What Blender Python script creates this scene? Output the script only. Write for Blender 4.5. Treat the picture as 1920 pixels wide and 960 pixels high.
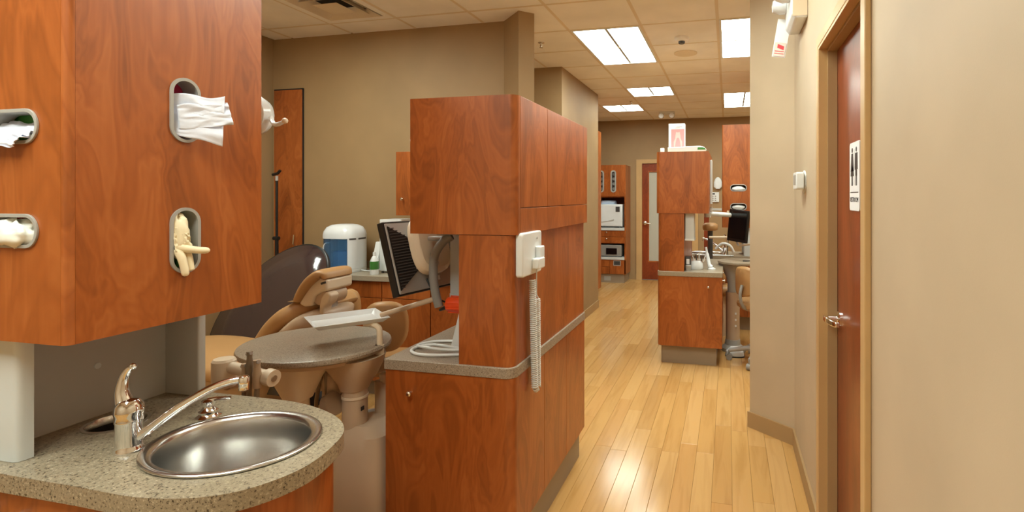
import bpy, bmesh, math, random
from mathutils import Vector, Matrix, noise
from mathutils.geometry import tessellate_polygon
random.seed(7)
PI = math.pi
for o in list(bpy.data.objects): bpy.data.objects.remove(o)
SC = bpy.context.scene
COL = SC.collection

# ------------------------------------------------------------------ camera, world, exposure
cam_d = bpy.data.cameras.new('camera'); cam = bpy.data.objects.new('camera', cam_d); COL.objects.link(cam)
cam_d.sensor_fit = 'HORIZONTAL'; cam_d.sensor_width = 36.0
cam_d.lens = 992.0 / 1920.0 * 36.0
cam_d.shift_x = -(1130 - 960) / 1920.0
cam_d.shift_y = -(480 - 368) / 1920.0
cam_d.clip_start = 0.02
cam.location = (0, 0, 1.5)
cam.rotation_euler = (PI / 2, 0, math.radians(13.327))
SC.camera = cam
world = bpy.data.worlds.new('world'); SC.world = world; world.use_nodes = True
world.node_tree.nodes['Background'].inputs[0].default_value = (1, .9, .78, 1)
world.node_tree.nodes['Background'].inputs[1].default_value = 0.15
SC.view_settings.view_transform = 'Standard'; SC.view_settings.look = 'None'
SC.view_settings.gamma = 1.0; SC.view_settings.use_curve_mapping = False
SC.view_settings.exposure = 0.0
SC.cycles.diffuse_bounces = 8
LAMP_COL = (.93, 1.0, .90, 1)
LAMP_E = 21.0        # emission of the fixture lenses

# ------------------------------------------------------------------ materials
def srgb(r, g, b):
    f = lambda c: (c / 255 / 12.92) if c / 255 <= .04045 else ((c / 255 + .055) / 1.055) ** 2.4
    return (f(r), f(g), f(b), 1)
MATS = {}
def newmat(name):
    m = bpy.data.materials.new(name); m.use_nodes = True; MATS[name] = m
    nt = m.node_tree; b = nt.nodes['Principled BSDF']
    return m, nt, b
def N(nt, typ, **kw):
    n = nt.nodes.new(typ)
    for k, v in kw.items():
        if k in n.inputs: n.inputs[k].default_value = v
        else: setattr(n, k, v)
    return n
def ramp(nt, stops):
    r = nt.nodes.new('ShaderNodeValToRGB'); e = r.color_ramp.elements
    while len(e) < len(stops): e.new(.5)
    for i, (p, c) in enumerate(stops): e[i].position = p; e[i].color = c
    return r
def plain(name, col, rough=.5, metal=0., bump=0., bscale=200., var=.06, **kw):
    m, nt, b = newmat(name); L = nt.links.new
    b.inputs['Roughness'].default_value = rough; b.inputs['Metallic'].default_value = metal
    for k, v in kw.items(): b.inputs[k].default_value = v
    geo = N(nt, 'ShaderNodeNewGeometry')
    nz = N(nt, 'ShaderNodeTexNoise', Scale=3.0, Detail=3.0); L(geo.outputs['Position'], nz.inputs['Vector'])
    c = tuple(col[:3])
    r = ramp(nt, [(.3, tuple(x * (1 - var) for x in c) + (1,)), (.7, tuple(min(1, x * (1 + var)) for x in c) + (1,))])
    L(nz.outputs['Fac'], r.inputs['Fac']); L(r.outputs['Color'], b.inputs['Base Color'])
    if bump:
        n2 = N(nt, 'ShaderNodeTexNoise', Scale=bscale, Detail=2.0); L(geo.outputs['Position'], n2.inputs['Vector'])
        bp = N(nt, 'ShaderNodeBump', Strength=bump, Distance=.002); L(n2.outputs['Fac'], bp.inputs['Height']); L(bp.outputs['Normal'], b.inputs['Normal'])
    return m
def wood(name, dark, mid, light, rough=.36, vert=True):
    m, nt, b = newmat(name); L = nt.links.new
    geo = N(nt, 'ShaderNodeNewGeometry')
    oi = N(nt, 'ShaderNodeObjectInfo')
    off = N(nt, 'ShaderNodeVectorMath', operation='ADD'); sc = N(nt, 'ShaderNodeVectorMath', operation='SCALE'); sc.inputs['Scale'].default_value = 7.0
    cmb = N(nt, 'ShaderNodeCombineXYZ'); L(oi.outputs['Random'], cmb.inputs[0]); L(oi.outputs['Random'], cmb.inputs[1]); L(oi.outputs['Random'], cmb.inputs[2])
    L(cmb.outputs[0], sc.inputs[0]); L(geo.outputs['Position'], off.inputs[0]); L(sc.outputs[0], off.inputs[1])
    mp = N(nt, 'ShaderNodeMapping'); mp.inputs['Scale'].default_value = (5, 5, 1.5) if vert else (5, .9, 5); L(off.outputs[0], mp.inputs['Vector'])
    big = N(nt, 'ShaderNodeTexNoise', Scale=1.0, Detail=3.0, Roughness=.5, Distortion=1.9); L(mp.outputs[0], big.inputs['Vector'])
    # contour lines of the broad figure = cathedral grain
    mul = N(nt, 'ShaderNodeMath', operation='MULTIPLY'); mul.inputs[1].default_value = 9.0; L(big.outputs['Fac'], mul.inputs[0])
    fr = N(nt, 'ShaderNodeMath', operation='PINGPONG'); fr.inputs[1].default_value = .5; L(mul.outputs[0], fr.inputs[0])
    mp2 = N(nt, 'ShaderNodeMapping'); mp2.inputs['Scale'].default_value = (90, 90, 3) if vert else (90, 3, 90); L(off.outputs[0], mp2.inputs['Vector'])
    fine = N(nt, 'ShaderNodeTexNoise', Scale=1.0, Detail=2.0); L(mp2.outputs[0], fine.inputs['Vector'])
    a1 = N(nt, 'ShaderNodeMath', operation='MULTIPLY'); a1.inputs[1].default_value = .28; L(fr.outputs[0], a1.inputs[0])
    a2 = N(nt, 'ShaderNodeMath', operation='MULTIPLY_ADD'); a2.inputs[1].default_value = .72; L(big.outputs['Fac'], a2.inputs[0]); L(a1.outputs[0], a2.inputs[2])
    a3 = N(nt, 'ShaderNodeMath', operation='MULTIPLY_ADD'); a3.inputs[1].default_value = .12; L(fine.outputs['Fac'], a3.inputs[0]); L(a2.outputs[0], a3.inputs[2])
    r = ramp(nt, [(.30, dark), (.52, mid), (.74, light)]); L(a3.outputs[0], r.inputs['Fac'])
    L(r.outputs['Color'], b.inputs['Base Color']); b.inputs['Roughness'].default_value = rough
    b.inputs['Coat Weight'].default_value = .25; b.inputs['Coat Roughness'].default_value = .25
    return m
wood('cherry', srgb(133, 68, 23), srgb(162, 86, 34), srgb(180, 104, 49))
wood('cherry_dark', srgb(110, 45, 22), srgb(132, 57, 27), srgb(150, 70, 36), rough=.3)
def plankmat():
    m, nt, b = newmat('maple_plank'); L = nt.links.new
    geo = N(nt, 'ShaderNodeNewGeometry'); oi = N(nt, 'ShaderNodeObjectInfo')
    add = N(nt, 'ShaderNodeMath', operation='ADD'); L(geo.outputs['Random Per Island'], add.inputs[0]); L(oi.outputs['Random'], add.inputs[1])
    fr = N(nt, 'ShaderNodeMath', operation='FRACT'); L(add.outputs[0], fr.inputs[0])
    base = ramp(nt, [(0, srgb(188, 144, 86)), (.45, srgb(197, 154, 94)), (.8, srgb(204, 163, 106)), (1, srgb(192, 145, 86))]); L(fr.outputs[0], base.inputs['Fac'])
    sc = N(nt, 'ShaderNodeCombineXYZ'); m9 = N(nt, 'ShaderNodeMath', operation='MULTIPLY'); m9.inputs[1].default_value = 13.; L(fr.outputs[0], m9.inputs[0]); L(m9.outputs[0], sc.inputs[1])
    off = N(nt, 'ShaderNodeVectorMath', operation='ADD'); L(geo.outputs['Position'], off.inputs[0]); L(sc.outputs[0], off.inputs[1])
    mp = N(nt, 'ShaderNodeMapping'); mp.inputs['Scale'].default_value = (22, 1.6, 20); L(off.outputs[0], mp.inputs['Vector'])
    nz = N(nt, 'ShaderNodeTexNoise', Scale=1.0, Detail=4.0, Distortion=1.0); L(mp.outputs[0], nz.inputs['Vector'])
    g = ramp(nt, [(.3, (.86, .82, .76, 1)), (.55, (1, 1, 1, 1)), (.75, (1.0, .98, .94, 1))]); L(nz.outputs['Fac'], g.inputs['Fac'])
    mx = N(nt, 'ShaderNodeMix', data_type='RGBA', blend_type='MULTIPLY'); mx.inputs[0].default_value = 1.0
    L(base.outputs['Color'], mx.inputs[6]); L(g.outputs['Color'], mx.inputs[7]); L(mx.outputs[2], b.inputs['Base Color'])
    b.inputs['Roughness'].default_value = .17
    n2 = N(nt, 'ShaderNodeTexNoise', Scale=9.0, Detail=2.0); L(geo.outputs['Position'], n2.inputs['Vector'])
    bp = N(nt, 'ShaderNodeBump', Strength=.05, Distance=.01); L(n2.outputs['Fac'], bp.inputs['Height']); L(bp.outputs['Normal'], b.inputs['Normal'])
plankmat()
def granite(name, base, dk, lt, scale=260.):
    m, nt, b = newmat(name); L = nt.links.new
    geo = N(nt, 'ShaderNodeNewGeometry')
    n1 = N(nt, 'ShaderNodeTexNoise', Scale=scale, Detail=3.0, Roughness=.7); L(geo.outputs['Position'], n1.inputs['Vector'])
    r1 = ramp(nt, [(.36, dk), (.44, base), (.58, base), (.68, lt)]); L(n1.outputs['Fac'], r1.inputs['Fac'])
    n2 = N(nt, 'ShaderNodeTexVoronoi', Scale=scale * .8); L(geo.outputs['Position'], n2.inputs['Vector'])
    r2 = ramp(nt, [(.0, (.55, .52, .5, 1)), (.22, (1, 1, 1, 1))]); L(n2.outputs['Distance'], r2.inputs['Fac'])
    mx = N(nt, 'ShaderNodeMix', data_type='RGBA', blend_type='MULTIPLY'); mx.inputs[0].default_value = .5
    L(r1.outputs['Color'], mx.inputs[6]); L(r2.outputs['Color'], mx.inputs[7]); L(mx.outputs[2], b.inputs['Base Color'])
    b.inputs['Roughness'].default_value = .32
granite('granite', srgb(150, 138, 116), srgb(62, 50, 38), srgb(192, 180, 156), 150.)
granite('granite_grey', srgb(156, 143, 126), srgb(84, 72, 62), srgb(196, 184, 168), 230.)
granite('granite_far', srgb(160, 148, 128), srgb(128, 116, 98), srgb(178, 168, 150), 200.)
plain('wall_light', srgb(190, 172, 145), .55, bump=.06, bscale=350.)
plain('wall_tan', srgb(158, 130, 92), .6, bump=.06, bscale=350.)
plain('trim_tan', srgb(196, 162, 112), .35)
plain('base_tan', srgb(170, 140, 98), .5)
plain('ceiling_tile', srgb(245, 242, 238), .9, bump=.5, bscale=400.)
plain('grid_bar', srgb(226, 212, 190), .5)
plain('plinth', srgb(150, 134, 114), .45)
plain('bezel', srgb(164, 162, 156), .4)
plain('splash', srgb(186, 184, 178), .4)
plain('white_lam', srgb(206, 212, 212), .35)
plain('white_plastic', srgb(222, 226, 226), .35)
plain('white_gloss', srgb(224, 229, 232), .15)
plain('cream_plastic', srgb(222, 204, 178), .4)
plain('beige_plastic', srgb(190, 166, 140), .38)
plain('beige_dark', srgb(150, 124, 98), .45)
plain('taupe_hose', srgb(138, 120, 98), .5)
plain('tan_vinyl', srgb(178, 136, 88), .42, bump=.12, bscale=160.)
plain('black', srgb(22, 20, 20), .4)
plain('black_gloss', srgb(58, 44, 44), .16, **{'Coat Weight': .6})
plain('dark_grey', srgb(66, 64, 64), .4)
plain('silver', srgb(176, 174, 172), .35, metal=.35)
plain('mid_grey', srgb(140, 138, 134), .4)
plain('chrome', (.86, .86, .87), .07, metal=1.)
plain('nickel', (.74, .70, .64), .22, metal=1.)
plain('dark_hole', srgb(30, 24, 20), .8)
plain('tissue', srgb(226, 232, 246), .8, bump=.3, bscale=60.)
plain('latex', srgb(240, 226, 190), .45)
plain('latex_white', srgb(238, 238, 228), .4)
plain('print_green', srgb(70, 140, 60), .4, var=.5)
plain('print_red', srgb(205, 40, 50), .4, var=.2)
plain('print_pink', srgb(180, 40, 80), .4, var=.3)
plain('card_pink', srgb(206, 150, 150), .5)
plain('card_tooth', srgb(226, 188, 182), .5)
plain('orange_red', srgb(235, 80, 30), .35)
plain('tag_red', srgb(205, 60, 70), .5)
plain('tag_pink', srgb(240, 205, 195), .5)
plain('ink', srgb(50, 46, 46), .5)
plain('ink_grey', srgb(150, 142, 134), .5)
plain('paper', srgb(226, 228, 230), .6)
plain('towel_blue', srgb(170, 190, 215), .8, var=.2)
plain('screen', srgb(14, 14, 16), .12)
def brushed():
    m, nt, b = newmat('steel'); L = nt.links.new
    b.inputs['Base Color'].default_value = (.66, .65, .63, 1); b.inputs['Metallic'].default_value = 1.
    b.inputs['Roughness'].default_value = .24
    geo = N(nt, 'ShaderNodeNewGeometry'); mp = N(nt, 'ShaderNodeMapping'); mp.inputs['Scale'].default_value = (30, 30, 900); L(geo.outputs['Position'], mp.inputs['Vector'])
    n = N(nt, 'ShaderNodeTexNoise', Scale=1.0); L(mp.outputs[0], n.inputs['Vector'])
    bp = N(nt, 'ShaderNodeBump', Strength=.06, Distance=.001); L(n.outputs['Fac'], bp.inputs['Height']); L(bp.outputs['Normal'], b.inputs['Normal'])
brushed()
def glass(name, col, rough=.05, alpha=1., trans=1.):
    m, nt, b = newmat(name)
    b.inputs['Base Color'].default_value = col; b.inputs['Transmission Weight'].default_value = trans
    b.inputs['Roughness'].default_value = rough; b.inputs['IOR'].default_value = 1.3; b.inputs['Alpha'].default_value = alpha
glass('blue_tank', srgb(120, 175, 225), .05, .75, .8)
glass('frosted', srgb(214, 214, 200), .5, 1., .35)
def emit(name, col, s):
    m, nt, b = newmat(name)
    b.inputs['Base Color'].default_value = (.9, .9, .88, 1); b.inputs['Emission Color'].default_value = col; b.inputs['Emission Strength'].default_value = s
emit('diffuser', LAMP_COL, LAMP_E)

# ------------------------------------------------------------------ mesh helpers
class MB:
    """collects geometry in world coordinates; build() links it as one mesh object"""
    def __init__(s): s.v = []; s.f = []
    def add(s, vs, fs):
        n = len(s.v); s.v += [tuple(v) for v in vs]; s.f += [tuple(i + n for i in f) for f in fs]; return s
    def box(s, x0, x1, y0, y1, z0, z1):
        x0, x1 = sorted((x0, x1)); y0, y1 = sorted((y0, y1)); z0, z1 = sorted((z0, z1))
        return s.add([(x, y, z) for z in (z0, z1) for x, y in ((x0, y0), (x1, y0), (x1, y1), (x0, y1))],
                     [(0, 3, 2, 1), (4, 5, 6, 7), (0, 1, 5, 4), (1, 2, 6, 5), (2, 3, 7, 6), (3, 0, 4, 7)])
    def prism(s, poly, z0, z1, holes=(), axes='xyz'):
        """poly (a,b) extruded along c; axes names which world axes a,b,c are"""
        def P(a, b, c):
            d = dict(zip(axes, (a, b, c))); return (d['x'], d['y'], d['z'])
        loops = [list(poly)] + [list(h) for h in holes]
        flat = [p for l in loops for p in l]; n = len(flat)
        vs = [P(p[0], p[1], z0) for p in flat] + [P(p[0], p[1], z1) for p in flat]
        if holes:
            tr = tessellate_polygon([[Vector((p[0], p[1], 0)) for p in l] for l in loops])
        else: tr = [tuple(range(n))]
        fs = [tuple(t) for t in tr] + [tuple(i + n for i in reversed(t)) for t in tr]
        k = 0
        for l in loops:
            m = len(l)
            for i in range(m):
                a, b = k + i, k + (i + 1) % m; fs.append((a, b, b + n, a + n))
            k += m
        return s.add(vs, fs)
    def lathe(s, prof, c=(0, 0, 0), ax='z', seg=20, sx=1., sy=1.):
        """prof [(r, h)...] turned round ax through c"""
        vs = []; fs = []; m = len(prof)
        for i in range(seg):
            a = 2 * PI * i / seg; ca, sa = math.cos(a) * sx, math.sin(a) * sy
            for r, hh in prof:
                u, v = r * ca, r * sa
                p = {'z': (u, v, hh), 'x': (hh, u, v), 'y': (u, hh, v)}[ax]
                vs.append((c[0] + p[0], c[1] + p[1], c[2] + p[2]))
        for i in range(seg):
            j = (i + 1) % seg
            for k in range(m - 1): fs.append((i * m + k, j * m + k, j * m + k + 1, i * m + k + 1))
        if prof[0][0] > 1e-6: fs.append(tuple(i * m for i in reversed(range(seg))))
        if prof[-1][0] > 1e-6: fs.append(tuple(i * m + m - 1 for i in range(seg)))
        return s.add(vs, fs)
    def cyl(s, a, b, r, r2=None, seg=16): return s.tube([a, b], [r, r if r2 is None else r2], seg)
    def tube(s, pts, r, seg=10, cap=True):
        pts = [Vector(p) for p in pts]; n = len(pts)
        rs = r if isinstance(r, (list, tuple)) else [r] * n
        T = []
        for i in range(n):
            d = pts[min(i + 1, n - 1)] - pts[max(i - 1, 0)]
            T.append(d.normalized() if d.length > 1e-9 else Vector((0, 0, 1)))
        u = T[0].orthogonal().normalized(); vs = []; fs = []
        for i in range(n):
            u = (u - T[i] * u.dot(T[i]));  u = u.normalized() if u.length > 1e-6 else T[i].orthogonal().normalized()
            w = T[i].cross(u)
            for k in range(seg):
                a = 2 * PI * k / seg; vs.append(pts[i] + (u * math.cos(a) + w * math.sin(a)) * rs[i])
        for i in range(n - 1):
            for k in range(seg):
                j = (k + 1) % seg; fs.append((i * seg + k, i * seg + j, (i + 1) * seg + j, (i + 1) * seg + k))
        if cap: fs += [tuple(reversed(range(seg))), tuple((n - 1) * seg + k for k in range(seg))]
        return s.add(vs, fs)
    def loft(s, rings, cap=True):
        m = len(rings[0]); vs = [p for r in rings for p in r]; fs = []
        for i in range(len(rings) - 1):
            for k in range(m):
                j = (k + 1) % m; fs.append((i * m + k, i * m + j, (i + 1) * m + j, (i + 1) * m + k))
        if cap: fs += [tuple(reversed(range(m))), tuple((len(rings) - 1) * m + k for k in range(m))]
        return s.add(vs, fs)
    def grid(s, fn, nu, nv):
        vs = [fn(i / nu, j / nv) for j in range(nv + 1) for i in range(nu + 1)]
        fs = [(j * (nu + 1) + i, j * (nu + 1) + i + 1, (j + 1) * (nu + 1) + i + 1, (j + 1) * (nu + 1) + i) for j in range(nv) for i in range(nu)]
        return s.add(vs, fs)
    def rot(s, c, axis, ang, start=0):
        M = Matrix.Translation(c) @ Matrix.Rotation(ang, 4, axis) @ Matrix.Translation(-Vector(c))
        s.v[start:] = [tuple(M @ Vector(v)) for v in s.v[start:]]; return s
    def build(s, name, mat, parent=None, bevel=0., seg=2, smooth=False, solid=0., sub=0, ang=35):
        me = bpy.data.meshes.new(name)
        o0 = ORG.get(parent.name, Vector((0, 0, 0))) if parent else Vector((0, 0, 0))
        vs = [Vector(v) - o0 for v in s.v]
        loc = Vector((0, 0, 0))
        if parent is None and vs:                      # origin at the foot of the thing
            lo = Vector([min(v[i] for v in vs) for i in range(3)]); hi = Vector([max(v[i] for v in vs) for i in range(3)])
            loc = Vector(((lo.x + hi.x) / 2, (lo.y + hi.y) / 2, lo.z)); vs = [v - loc for v in vs]
        me.from_pydata(vs, [], s.f); me.update()
        bm = bmesh.new(); bm.from_mesh(me)
        if solid == 0: bmesh.ops.recalc_face_normals(bm, faces=bm.faces)
        bm.to_mesh(me); bm.free()
        if smooth:
            for p in me.polygons: p.use_smooth = True
            if smooth != 'all': me.set_sharp_from_angle(angle=math.radians(ang))
        me.materials.append(MATS[mat] if isinstance(mat, str) else mat)
        o = bpy.data.objects.new(name, me); COL.objects.link(o); o.location = loc
        if parent is not None: o.parent = parent; ORG[o.name] = o0
        else: ORG[o.name] = loc
        if solid: md = o.modifiers.new('thick', 'SOLIDIFY'); md.thickness = solid; md.offset = 0
        if bevel: md = o.modifiers.new('bevel', 'BEVEL'); md.width = bevel; md.segments = seg; md.limit_method = 'ANGLE'; md.angle_limit = math.radians(40); md.harden_normals = False
        if sub: md = o.modifiers.new('sub', 'SUBSURF'); md.levels = sub; md.render_levels = sub
        return o
ORG = {}
def tag(o, label=None, cat=None, group=None, kind=None):
    if label: o['label'] = label
    if cat: o['category'] = cat
    if group: o['group'] = group
    if kind: o['kind'] = kind
    return o
def thing(name, label, cat, loc, group=None):
    o = bpy.data.objects.new(name, None); COL.objects.link(o); o.location = loc; o.empty_display_size = .1
    ORG[o.name] = Vector(loc); return tag(o, label, cat, group)
def struct(mb, name, mat, label=None, **kw): return tag(mb.build(name, mat, **kw), label, None, None, 'structure')
def arc(cx, cy, r, a0, a1, n=8): return [(cx + r * math.cos(math.radians(a0 + (a1 - a0) * i / n)), cy + r * math.sin(math.radians(a0 + (a1 - a0) * i / n))) for i in range(n + 1)]
def rrect(x0, x1, y0, y1, r, n=6):
    """r: radius or four radii for corners (x0y0, x1y0, x1y1, x0y1)"""
    if not isinstance(r, (list, tuple)): r = [r] * 4
    x0, x1 = min(x0, x1), max(x0, x1); y0, y1 = min(y0, y1), max(y0, y1); out = []
    for (cx, cy, a), q in zip(((x0 + r[0], y0 + r[0], 180), (x1 - r[1], y0 + r[1], 270), (x1 - r[2], y1 - r[2], 0), (x0 + r[3], y1 - r[3], 90)), r):
        out += arc(cx, cy, q, a, a + 90, n) if q > 1e-6 else [(cx, cy)]
    return out
def slot(a0, a1, b0, b1, n=8): return rrect(a0, a1, b0, b1, min(abs(a1 - a0), abs(b1 - b0)) / 2 - 1e-4, n)
def spline(pts, n=8, closed=False):
    P = [Vector(p) for p in pts]; out = []; m = len(P); rng = range(m if closed else m - 1)
    for i in rng:
        g = (lambda k: P[k % m]) if closed else (lambda k: P[max(0, min(m - 1, k))])
        p0, p1, p2, p3 = g(i - 1), g(i), g(i + 1), g(i + 2)
        for j in range(n):
            t = j / n; out.append(.5 * ((2 * p1) + (p2 - p0) * t + (2 * p0 - 5 * p1 + 4 * p2 - p3) * t * t + (3 * p1 - p0 - 3 * p2 + p3) * t ** 3))
    if not closed: out.append(P[-1])
    return [tuple(p) for p in out]
def text_part(txt, size, origin, xdir, ydir, mat, parent, name='lettering', align='CENTER'):
    cu = bpy.data.curves.new('t', 'FONT'); cu.body = txt; cu.size = size; cu.align_x = align; cu.align_y = 'CENTER'; cu.extrude = .0004; cu.resolution_u = 2
    to = bpy.data.objects.new('t', cu); COL.objects.link(to)
    dg = bpy.context.evaluated_depsgraph_get(); me0 = bpy.data.meshes.new_from_object(to.evaluated_get(dg))
    X, Y = Vector(xdir).normalized(), Vector(ydir).normalized(); Z = X.cross(Y); o = Vector(origin)
    mb = MB(); mb.add([o + X * v.co.x + Y * v.co.y + Z * v.co.z for v in me0.vertices], [tuple(p.vertices) for p in me0.polygons])
    bpy.data.objects.remove(to); bpy.data.curves.remove(cu); bpy.data.meshes.remove(me0)
    return mb.build(name, mat, parent)
def knob(c, d, parent, r=.011, mat='nickel'):
    """mushroom knob at c pointing along d (axis letter with sign)"""
    s = -1 if d[0] == '-' else 1; prof = [(.005, 0), (.005, s * .012), (r, s * .016), (r * 1.0, s * .022), (r * .6, s * .027), (0, s * .028)]
    return MB().lathe(prof, c, d[1], 14).build('knob', mat, parent, smooth=True)

# ------------------------------------------------------------------ room dimensions (metres)
CZ = 2.87
XL, XR, YN, YB = -3.88, 2.8, -1.5, 9.42
RWX = .39                      # corridor wall on the right
GX0, GY0, GS = -.08, 4.19, .6  # ceiling grid

# ------------------------------------------------------------------ floor
floor = struct(MB().box(XL - .1, XR + .1, YN - .1, YB + .1, -.12, -.012), 'floor', 'base_tan', 'glossy maple plank floor running down the corridor')
PW = .1
def plank_mb(L, w=PW):
    c = .0012; g = .0004; m = MB(); a, b = g, w - g; y0, y1 = g, L - g
    m.add([(a, y0, -.012), (b, y0, -.012), (b, y1, -.012), (a, y1, -.012), (a, y0, -c), (b, y0, -c), (b, y1, -c), (a, y1, -c),
           (a + c, y0 + c, 0), (b - c, y0 + c, 0), (b - c, y1 - c, 0), (a + c, y1 - c, 0)],
          [(0, 1, 5, 4), (1, 2, 6, 5), (2, 3, 7, 6), (3, 0, 4, 7), (4, 5, 9, 8), (5, 6, 10, 9), (6, 7, 11, 10), (7, 4, 8, 11), (8, 9, 10, 11)])
    return m
LENS = [.6, .75, .9, 1.05, 1.2, 1.35]; PROTO = {}
stuff = MB(); cnt = 0; nrow = int((XR - XL) / PW)
FO = ORG['floor']
for r in range(nrow):
    x = XL + r * PW; y = YN + random.uniform(-.9, 0)
    while y < YB:
        L = random.choice(LENS); y0, y1 = max(y, YN), min(y + L, YB); y += L
        if y1 - y0 < .05: continue
        vis = (-1.75 < x < .45 and y1 > 2.1 and y0 < 9.4) and abs(y1 - y0 - L) < 1e-6 and cnt < 285
        if vis:
            if L not in PROTO:
                o = plank_mb(L).build('plank', 'maple_plank'); o.data.transform(Matrix.Translation(o.location)); PROTO[L] = o
            else:
                o = PROTO[L].copy(); COL.objects.link(o)
            o.parent = floor; o.location = Vector((x, y0, 0)) - FO; cnt += 1
        else:
            m = plank_mb(y1 - y0); stuff.add([(v[0] + x, v[1] + y0, v[2]) for v in m.v], m.f)
tag(stuff.build('floor_boards', 'maple_plank', floor), kind='stuff')

# ------------------------------------------------------------------ ceiling
ceil = struct(MB().box(XL - .1, XR + .1, YN - .1, YB + .1, CZ + .09, CZ + .2), 'ceiling', 'grid_bar', 'suspended ceiling of square beige tiles in a metal grid')
CO = ORG['ceiling']
FIX = []   # fixtures: tile cells they take
def cells(x0, x1, y0, y1): FIX.append((x0, x1, y0, y1))
def gx(k): return GX0 + GS * k
def gy(k): return GY0 + GS * k
LIGHTS = [  # (kx, ky, nx, ny, label, watts factor)
    (-2, 0, 1, 2, 'large two-lens ceiling light nearest the bathroom corridor, left of the smoke detector', 1),
    (0, 0, 1, 2, 'ceiling light cut by the beige wall edge, right of the smoke detector', 1),
    (-2, 4, 1, 1, 'small square ceiling light further down the corridor, over the doorway', .5),
    (0, 5, 1, 2, 'far ceiling light with centre strip above the dispenser cabinet', 1),
    (-3, 6, 1, 1, 'far left ceiling light partly hidden by the wall corner', .5),
    (-1, -4, 1, 2, 'unseen ceiling light added over the near corridor beside the restroom door', 1.0),  # this and the following fixtures are out of view, added to brighten the rooms
    (-2, -8, 1, 2, 'unseen ceiling light added behind the viewer to brighten the corridor and sink counter', 1.2),
    (-4, -8, 1, 2, 'unseen ceiling light added behind the viewer for the sink side of the treatment bay', 1.0),
    (-5, -4, 1, 2, 'unseen ceiling light added above the dental chair to brighten the bay', .9),
    (3, 2, 1, 2, 'unseen ceiling light added over the far treatment bay', 1.)]
for kx, ky, nx, ny, lab, w in LIGHTS: cells(gx(kx), gx(kx + nx), gy(ky), gy(ky + ny))
VENT = (gx(-5), gx(-4), gy(-2), gy(-1)); cells(*VENT)
TP = None
def tile_ok(x, y):
    if x > .5 and y < 3.7: return False
    if x < -2.75 and y > 3.9: return False
    return True
for kx in range(-7, 6):
    for ky in range(-10, 10):
        x0, x1 = max(gx(kx), XL), min(gx(kx + 1), XR); y0, y1 = max(gy(ky), YN), min(gy(ky + 1), YB)
        if x1 - x0 < .03 or y1 - y0 < .03: continue
        cx, cy = (x0 + x1) / 2, (y0 + y1) / 2
        if not tile_ok(cx, cy) or any(a < cx < b and c < cy < d for a, b, c, d in FIX): continue
        full = x1 - x0 > .595 and y1 - y0 > .595
        if full and TP is not None: o = TP.copy(); COL.objects.link(o)
        else:
            hx, hy = (x1 - x0) / 2 - .006, (y1 - y0) / 2 - .006
            ins = lambda d, z: [(-hx + d, -hy + d, z), (hx - d, -hy + d, z), (hx - d, hy - d, z), (-hx + d, hy - d, z)]
            m = MB().loft([ins(.006, 0), ins(.006, .006), ins(0, .007), ins(0, .02)])
            o = m.build('ceiling_tile', 'ceiling_tile'); o.data.transform(Matrix.Translation(o.location))
            if full: TP = o
        o.parent = ceil; o.location = Vector((cx, cy, CZ + .001)) - CO
for k in range(-6, 5):
    x = gx(k); y0 = YN; y1 = YB
    if x > .5: y0 = 3.75
    if x < -2.75: y1 = 3.82
    MB().box(x - .012, x + .012, y0, y1, CZ, CZ + .003).box(x - .001, x + .001, y0, y1, CZ + .003, CZ + .04).build('grid_runner', 'grid_bar', ceil)
for k in range(-9, 9):
    y = gy(k); x0, x1 = XL, XR
    if y < 3.75: x1 = .36
    else: x0 = -2.75
    MB().box(x0, x1, y - .012, y + .012, CZ - .0005, CZ + .0025).box(x0, x1, y - .001, y + .001, CZ + .003, CZ + .04).build('grid_crossbar', 'grid_bar', ceil)

def fixture(x0, x1, y0, y1, label, w):
    cx, cy = (x0 + x1) / 2, (y0 + y1) / 2
    t = thing('ceiling_light', label, 'ceiling light', (cx, cy, CZ), 'recessed ceiling lights')
    outer = [(x0 + .012, y0 + .012), (x1 - .012, y0 + .012), (x1 - .012, y1 - .012), (x0 + .012, y1 - .012)]
    e = .03
    hole = [(x0 + e, y0 + e), (x1 - e, y0 + e), (x1 - e, y1 - e), (x0 + e, y1 - e)]
    MB().prism(outer, CZ - .004, CZ + .03, [hole]).build('frame', 'white_plastic', t)
    MB().box(x0 + .02, x1 - .02, y0 + .02, y1 - .02, CZ + .055, CZ + .085).build('housing', 'white_plastic', t)
    for a, b in ((x0 + e, cx - .012), (cx + .012, x1 - e)):
        n = 8; prof = [(a + (b - a) * i / n, CZ + .012 + .018 * math.sin(PI * i / n)) for i in range(n + 1)]
        m = MB().prism(prof + [(b, CZ + .04), (a, CZ + .04)], y0 + e, y1 - e, axes='xzy'); m.build('diffuser', 'diffuser', t)
    MB().box(cx - .012, cx + .012, y0 + e, y1 - e, CZ + .004, CZ + .03).build('centre_strip', 'bezel', t)
for kx, ky, nx, ny, lab, w in LIGHTS: fixture(gx(kx), gx(kx + nx), gy(ky), gy(ky + ny), lab, w)

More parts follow.
